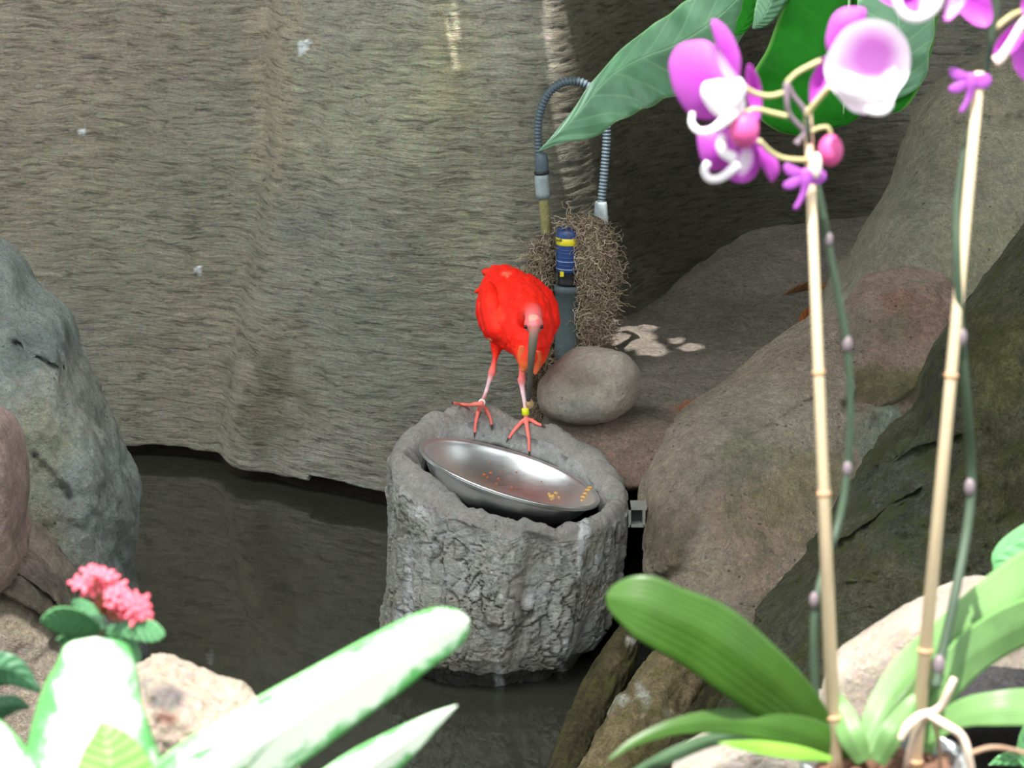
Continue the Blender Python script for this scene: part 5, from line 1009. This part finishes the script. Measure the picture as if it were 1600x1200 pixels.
    lf([(1350, 1190, 2.01, 12, 12), (1332, 1150, 2.01, 22, 20), (1312, 1105, 2.03, 14, 16), (1300, 1075, 2.04, 3, 4)], MLG, slL=0.3, slR=0.3)
    lf([(1440, 1160, 2.04, 10, 8), (1500, 1120, 2.03, 24, 18), (1560, 1110, 2.02, 30, 24), (1620, 1110, 2.02, 32, 24), (1700, 1120, 2.02, 16, 14)], MLG, slL=0.6, slR=-0.4)
    lf([(1372, 1192, 2.0, 12, 12), (1395, 1150, 2.0, 22, 16), (1425, 1105, 2.02, 16, 10), (1445, 1075, 2.03, 3, 3)], MLG, slL=0.3, slR=0.3)
    # aerial roots
    MAR = mat_plain('aerial_root', rgb(226, 202, 184), 0.6, noise_amt=0.12, scale=50); MAB = mat_plain('brown_root', rgb(150, 122, 100), 0.7, noise_amt=0.2)
    def ar(pts, r, mat=MAR): tube('aerial_root', [P(*p) for p in pts], r, mat, root, 10, 24)
    ar([(1448, 1118, 1.96), (1470, 1104, 1.955), (1482, 1080, 1.95), (1491, 1060, 1.95)], [.0034, .0032, .0032, .0028]); ar([(1452, 1114, 1.96), (1435, 1120, 1.955), (1418, 1135, 1.95), (1407, 1155, 1.95)], [.0034, .0036, .0038, .0030])
    ar([(1450, 1116, 1.96), (1480, 1134, 1.95), (1502, 1150, 1.95), (1513, 1180, 1.95), (1522, 1240, 1.96)], [.0034, .0034, .0036, .0034, .0034]); ar([(1513, 1178, 1.95), (1550, 1168, 1.95), (1590, 1174, 1.96), (1660, 1195, 1.98)], .0022, MAB)
    ar([(1455, 1120, 1.97), (1465, 1150, 1.98), (1470, 1200, 2.0)], .0016, MAB); ar([(1448, 1118, 1.96), (1430, 1150, 1.99), (1415, 1200, 2.02)], .003)
build_orchid()
# small plant with a curled leaf at the right edge
MLC = mat_leaf('curled_leaf', rgb(106, 168, 112), rgb(170, 214, 160), 0.35, 7, 0.8, 0.2, edge=rgb(150, 210, 130), trans=0.25)
g = empty('curled_leaf_plant', P(1700, 1040, 2.66), 'light green curled leaf poking in at the right edge above the pale rock', 'plant')
leaf('leaf', [(1552, 892, 2.5, 0, 0), (1560, 868, 2.5, 10, 26), (1585, 848, 2.5, 16, 30), (1625, 830, 2.5, 20, 34), (1680, 820, 2.52, 20, 30), (1730, 830, 2.55, 6, 10)], MLC, g, slL=0.6, slR=-0.4, n=40, m=6, tip=1)
tube('petiole', [P(1730, 830, 2.55), P(1760, 900, 2.6), P(1700, 1040, 2.66)], [.003, .004, .005], MPED, g, 8, 12)
leaf('leaf', [(1700, 1240, 2.60, 8, 8), (1620, 1190, 2.6, 14, 12), (1575, 1185, 2.6, 12, 10), (1545, 1195, 2.6, 2, 2)], MLC, g, n=24, m=4); leaf('leaf', [(1640, 1240, 2.55, 8, 8), (1600, 1180, 2.55, 10, 8), (1605, 1120, 2.55, 2, 2)], MLC, g, n=24, m=4)
tube('petiole', [P(1700, 1240, 2.6), P(1720, 1150, 2.62), P(1700, 1040, 2.66)], [.003, .004, .005], MPED, g, 8, 12); tube('petiole', [P(1640, 1240, 2.55), P(1690, 1150, 2.6), P(1700, 1040, 2.66)], [.003, .004, .005], MPED, g, 8, 12)

# ================================================================== VARIEGATED PLANT
def build_aglaonema():
    m, nt, bs = newmat('variegated_leaf'); uvv, u, v = uvsep(nt)
    d = mathn(nt, 'ABSOLUTE', mathn(nt, 'SUBTRACT', v, 0.5))
    mp = nt.nodes.new('ShaderNodeMapping'); mp.inputs['Scale'].default_value = (5, 9, 1); nt.links.new(uvv, mp.inputs[0])
    n = noisen(nt, coords(nt), 34, 5, 0.7, 0.6); n2 = noisen(nt, coords(nt), 90, 3, 0.6)
    f = mathn(nt, 'ADD', mathn(nt, 'MULTIPLY', d, 2.0), mathn(nt, 'MULTIPLY', mathn(nt, 'SUBTRACT', n, 0.5), 1.7))
    f = mathn(nt, 'ADD', f, mathn(nt, 'MULTIPLY', mathn(nt, 'SUBTRACT', n2, 0.5), 0.4))
    c = ramp(nt, f, [(0.62, rgb(236, 244, 232)), (0.86, rgb(126, 196, 134)), (1.0, rgb(96, 176, 98))])
    c = mixc(nt, ramp(nt, d, [(0.462, 0.0), (0.49, 0.8)]), c, rgb(110, 190, 100))
    nt.links.new(c, bs.inputs['Base Color']); bs.inputs['Roughness'].default_value = 0.35; addtrans(nt, bs, 0.25, link=c)
    MV = m; MVG = mat_leaf('plain_green_back', rgb(140, 200, 104), rgb(190, 230, 160), 0.4, 9, 0.8, 0.1, trans=0.35)
    root = empty('variegated_plant', P(240, 1290, 1.80)-Vector((0, 0, 0.18)), 'white and green variegated plant filling the lower left corner', 'plant'); Rt = ORG[root.name]
    def lf(pts, mat=MV, **k):
        a = dict(slL=0.3, slR=0.3, n=60, m=10, tip=0.86); a.update(k); o = leaf('leaf', pts, mat, root, **a)
        b = P(*pts[0][:3]); tube('petiole', [b, (b+Rt)/2+Vector((0.01, 0.01, -0.02)), Rt], [.004, .005, .007], MPED, root, 8, 12); return o
    lf([(150, 1290, 1.76, 110, 110), (148, 1220, 1.76, 116, 112), (146, 1150, 1.77, 100, 92), (146, 1095, 1.78, 84, 76), (150, 1045, 1.79, 64, 64), (150, 996, 1.80, 46, 46)], slL=0.7, slR=0.7, tip=0.93, cup=0.1)
    lf([(240, 1270, 1.74, 60, 60), (330, 1206, 1.76, 64, 70), (430, 1142, 1.78, 60, 66), (520, 1086, 1.80, 54, 58), (600, 1038, 1.82, 50, 50), (665, 1000, 1.84, 44, 40), (733, 968, 1.86, 34, 30)], slL=0.35, slR=0.45, tip=0.88)
    lf([(480, 1270, 1.78, 40, 46), (560, 1208, 1.80, 36, 40), (630, 1160, 1.81, 25, 26), (680, 1124, 1.82, 12, 12), (714, 1102, 1.83, 1, 1)], slL=0.3, slR=0.5, tip=1)
    lf([(170, 1290, 1.70, 66, 80), (172, 1215, 1.71, 56, 72), (168, 1165, 1.72, 36, 46), (160, 1128, 1.73, 3, 3)], MVG, slL=0.6, slR=0.6, tip=1)
    lf([(250, 1290, 1.70, 60, 60), (320, 1222, 1.71, 50, 40), (385, 1174, 1.72, 26, 20), (438, 1144, 1.73, 1, 1)], slL=0.3, slR=0.5, tip=1)
    lf([(70, 1290, 1.70, 40, 40), (30, 1215, 1.71, 38, 36), (-10, 1150, 1.72, 26, 26), (-50, 1100, 1.73, 4, 4)], slL=0.3, slR=0.5)
build_aglaonema()
# ================================================================== IXORA
def build_ixora():
    MG = mat_leaf('ixora_leaf', rgb(80, 134, 90), rgb(140, 186, 140), 0.4, 8, 0.8, 0.3, edge=rgb(120, 190, 120), trans=0.2)
    root = empty('ixora_bush', Vector((P(160, 1100, 2.08).x, 2.08, 0.88)), 'small plant with a pink flower cluster and rounded green leaves', 'plant')
    MTW = mat_plain('bush_twig', rgb(96, 84, 60), 0.7)
    tube('stem', [ORG[root.name], P(175, 1120, 2.08), P(165, 1040, 2.06), P(160, 985, 2.05)], [.005, .004, .003, .0025], MTW, root, 8, 24)
    def lf(pts, mat=MG, **k):
        a = dict(slL=0.5, slR=-0.3, n=30, m=6, tip=0.7, basr=0.12); a.update(k); leaf('leaf', pts, mat, root, **a)
    lf([(160, 985, 2.05, 6, 4), (125, 973, 2.03, 22, 18), (95, 968, 2.02, 24, 20), (64, 970, 2.01, 12, 12)]); lf([(160, 985, 2.06, 8, 8), (145, 962, 2.08, 18, 14), (125, 945, 2.10, 12, 10), (112, 938, 2.11, 4, 4)])
    lf([(160, 988, 2.05, 6, 4), (195, 985, 2.03, 14, 12), (230, 988, 2.02, 20, 16), (258, 992, 2.01, 12, 12)]); lf([(162, 1000, 2.06, 6, 8), (190, 1010, 2.05, 20, 24), (218, 1035, 2.04, 12, 14)]); lf([(155, 1000, 2.06, 6, 6), (120, 1002, 2.05, 14, 14), (88, 1000, 2.04, 6, 6)])
    MFL = mat_plain('pink_floret', rgb(244, 112, 134), 0.5, noise_amt=0.15, trans=0.3); MFD = mat_plain('flower_tube', rgb(178, 104, 80), 0.6)
    rs = np.random.RandomState(2); hub = P(166, 968, 2.05); mbt = MB(); C_ = []
    k = 0
    while k < 42:
        t = rs.uniform(-0.2, 1.0); x = 145+t*85+rs.normal(0, 7); y = 912+t*52+rs.normal(0, 9)
        if (x-150)*0.6+900 > y+14: continue
        k += 1; c = P(x, y, 2.045+rs.uniform(-0.022, 0.022)); n = (c-hub).normalized()*0.6+Vector((0, -0.5, 0.2)); n.normalize()
        V, F = tube_vf([hub+(c-hub)*0.15, (hub+c)/2, c], [.0007, .0006, .0007], 5, 5); mbt.add(V, F)
        R = n.to_track_quat('Z', 'Y').to_matrix(); mbf = MB(); s0 = rs.uniform(0, 1.5); sc = rs.uniform(0.0048, 0.0062)
        for q in range(4):
            a = s0+q*math.pi/2; pc = Vector((math.cos(a)*sc*0.8, math.sin(a)*sc*0.8, 0.0006)); Rz = Matrix.Rotation(a, 3, 'Z')
            V, F = ellipsoid_vf((0, 0, 0), (sc*0.8, sc*0.46, 0.0007), None, 8, 5); V = (np.array(R)@((np.array(Rz)@V.T).T+np.array(pc)).T).T+np.array(c); mbf.add(V, F)
        mbf.build('floret', MFL, root)
    mbt.build('flower_tubes', MFD, root, kind='stuff')
build_ixora()
# dark leaves at the left edge
MGD = mat_leaf('dark_shrub_leaf', rgb(62, 108, 76), rgb(100, 150, 110), 0.4, 8, 0.8, 0.3, trans=0.15)
g = empty('shrub', Vector((P(-60, 1150, 2.15).x, 2.15, 0.88)), 'dark green shrub leaves at the left edge beside the variegated plant', 'plant')
leaf('leaf', [(-60, 1080, 2.1, 8, 8), (-20, 1045, 2.1, 22, 26), (20, 1045, 2.1, 20, 28), (62, 1080, 2.1, 3, 3)], MGD, g, slL=0.4, slR=0.4, n=30, m=6, tip=1)
leaf('leaf', [(-50, 1140, 2.12, 8, 8), (-10, 1110, 2.12, 16, 18), (20, 1100, 2.12, 14, 14), (46, 1105, 2.12, 2, 2)], MGD, g, slL=0.4, slR=0.4, n=30, m=6, tip=1)
for a in ((-60, 1080, 2.1), (-50, 1140, 2.12)): tube('stem', [P(*a), (P(*a)+ORG[g.name])/2+Vector((-0.01, 0, 0)), ORG[g.name]], [.003, .004, .005], MPED, g, 8, 10)
# small bud tip in front of the pale rock
o = leaf('leaf_tip', [(372, 1300, 2.30, 6, 6), (358, 1200, 2.32, 8, 8), (347, 1145, 2.33, 10, 9), (338, 1118, 2.34, 1, 1)], mat_plain('brown_green_leaf', rgb(108, 104, 84), 0.7), None, n=16, m=3, tip=1, solid=0.002)
setp(o, 'narrow brownish leaf tip standing against the pale pitted rock', 'leaf')
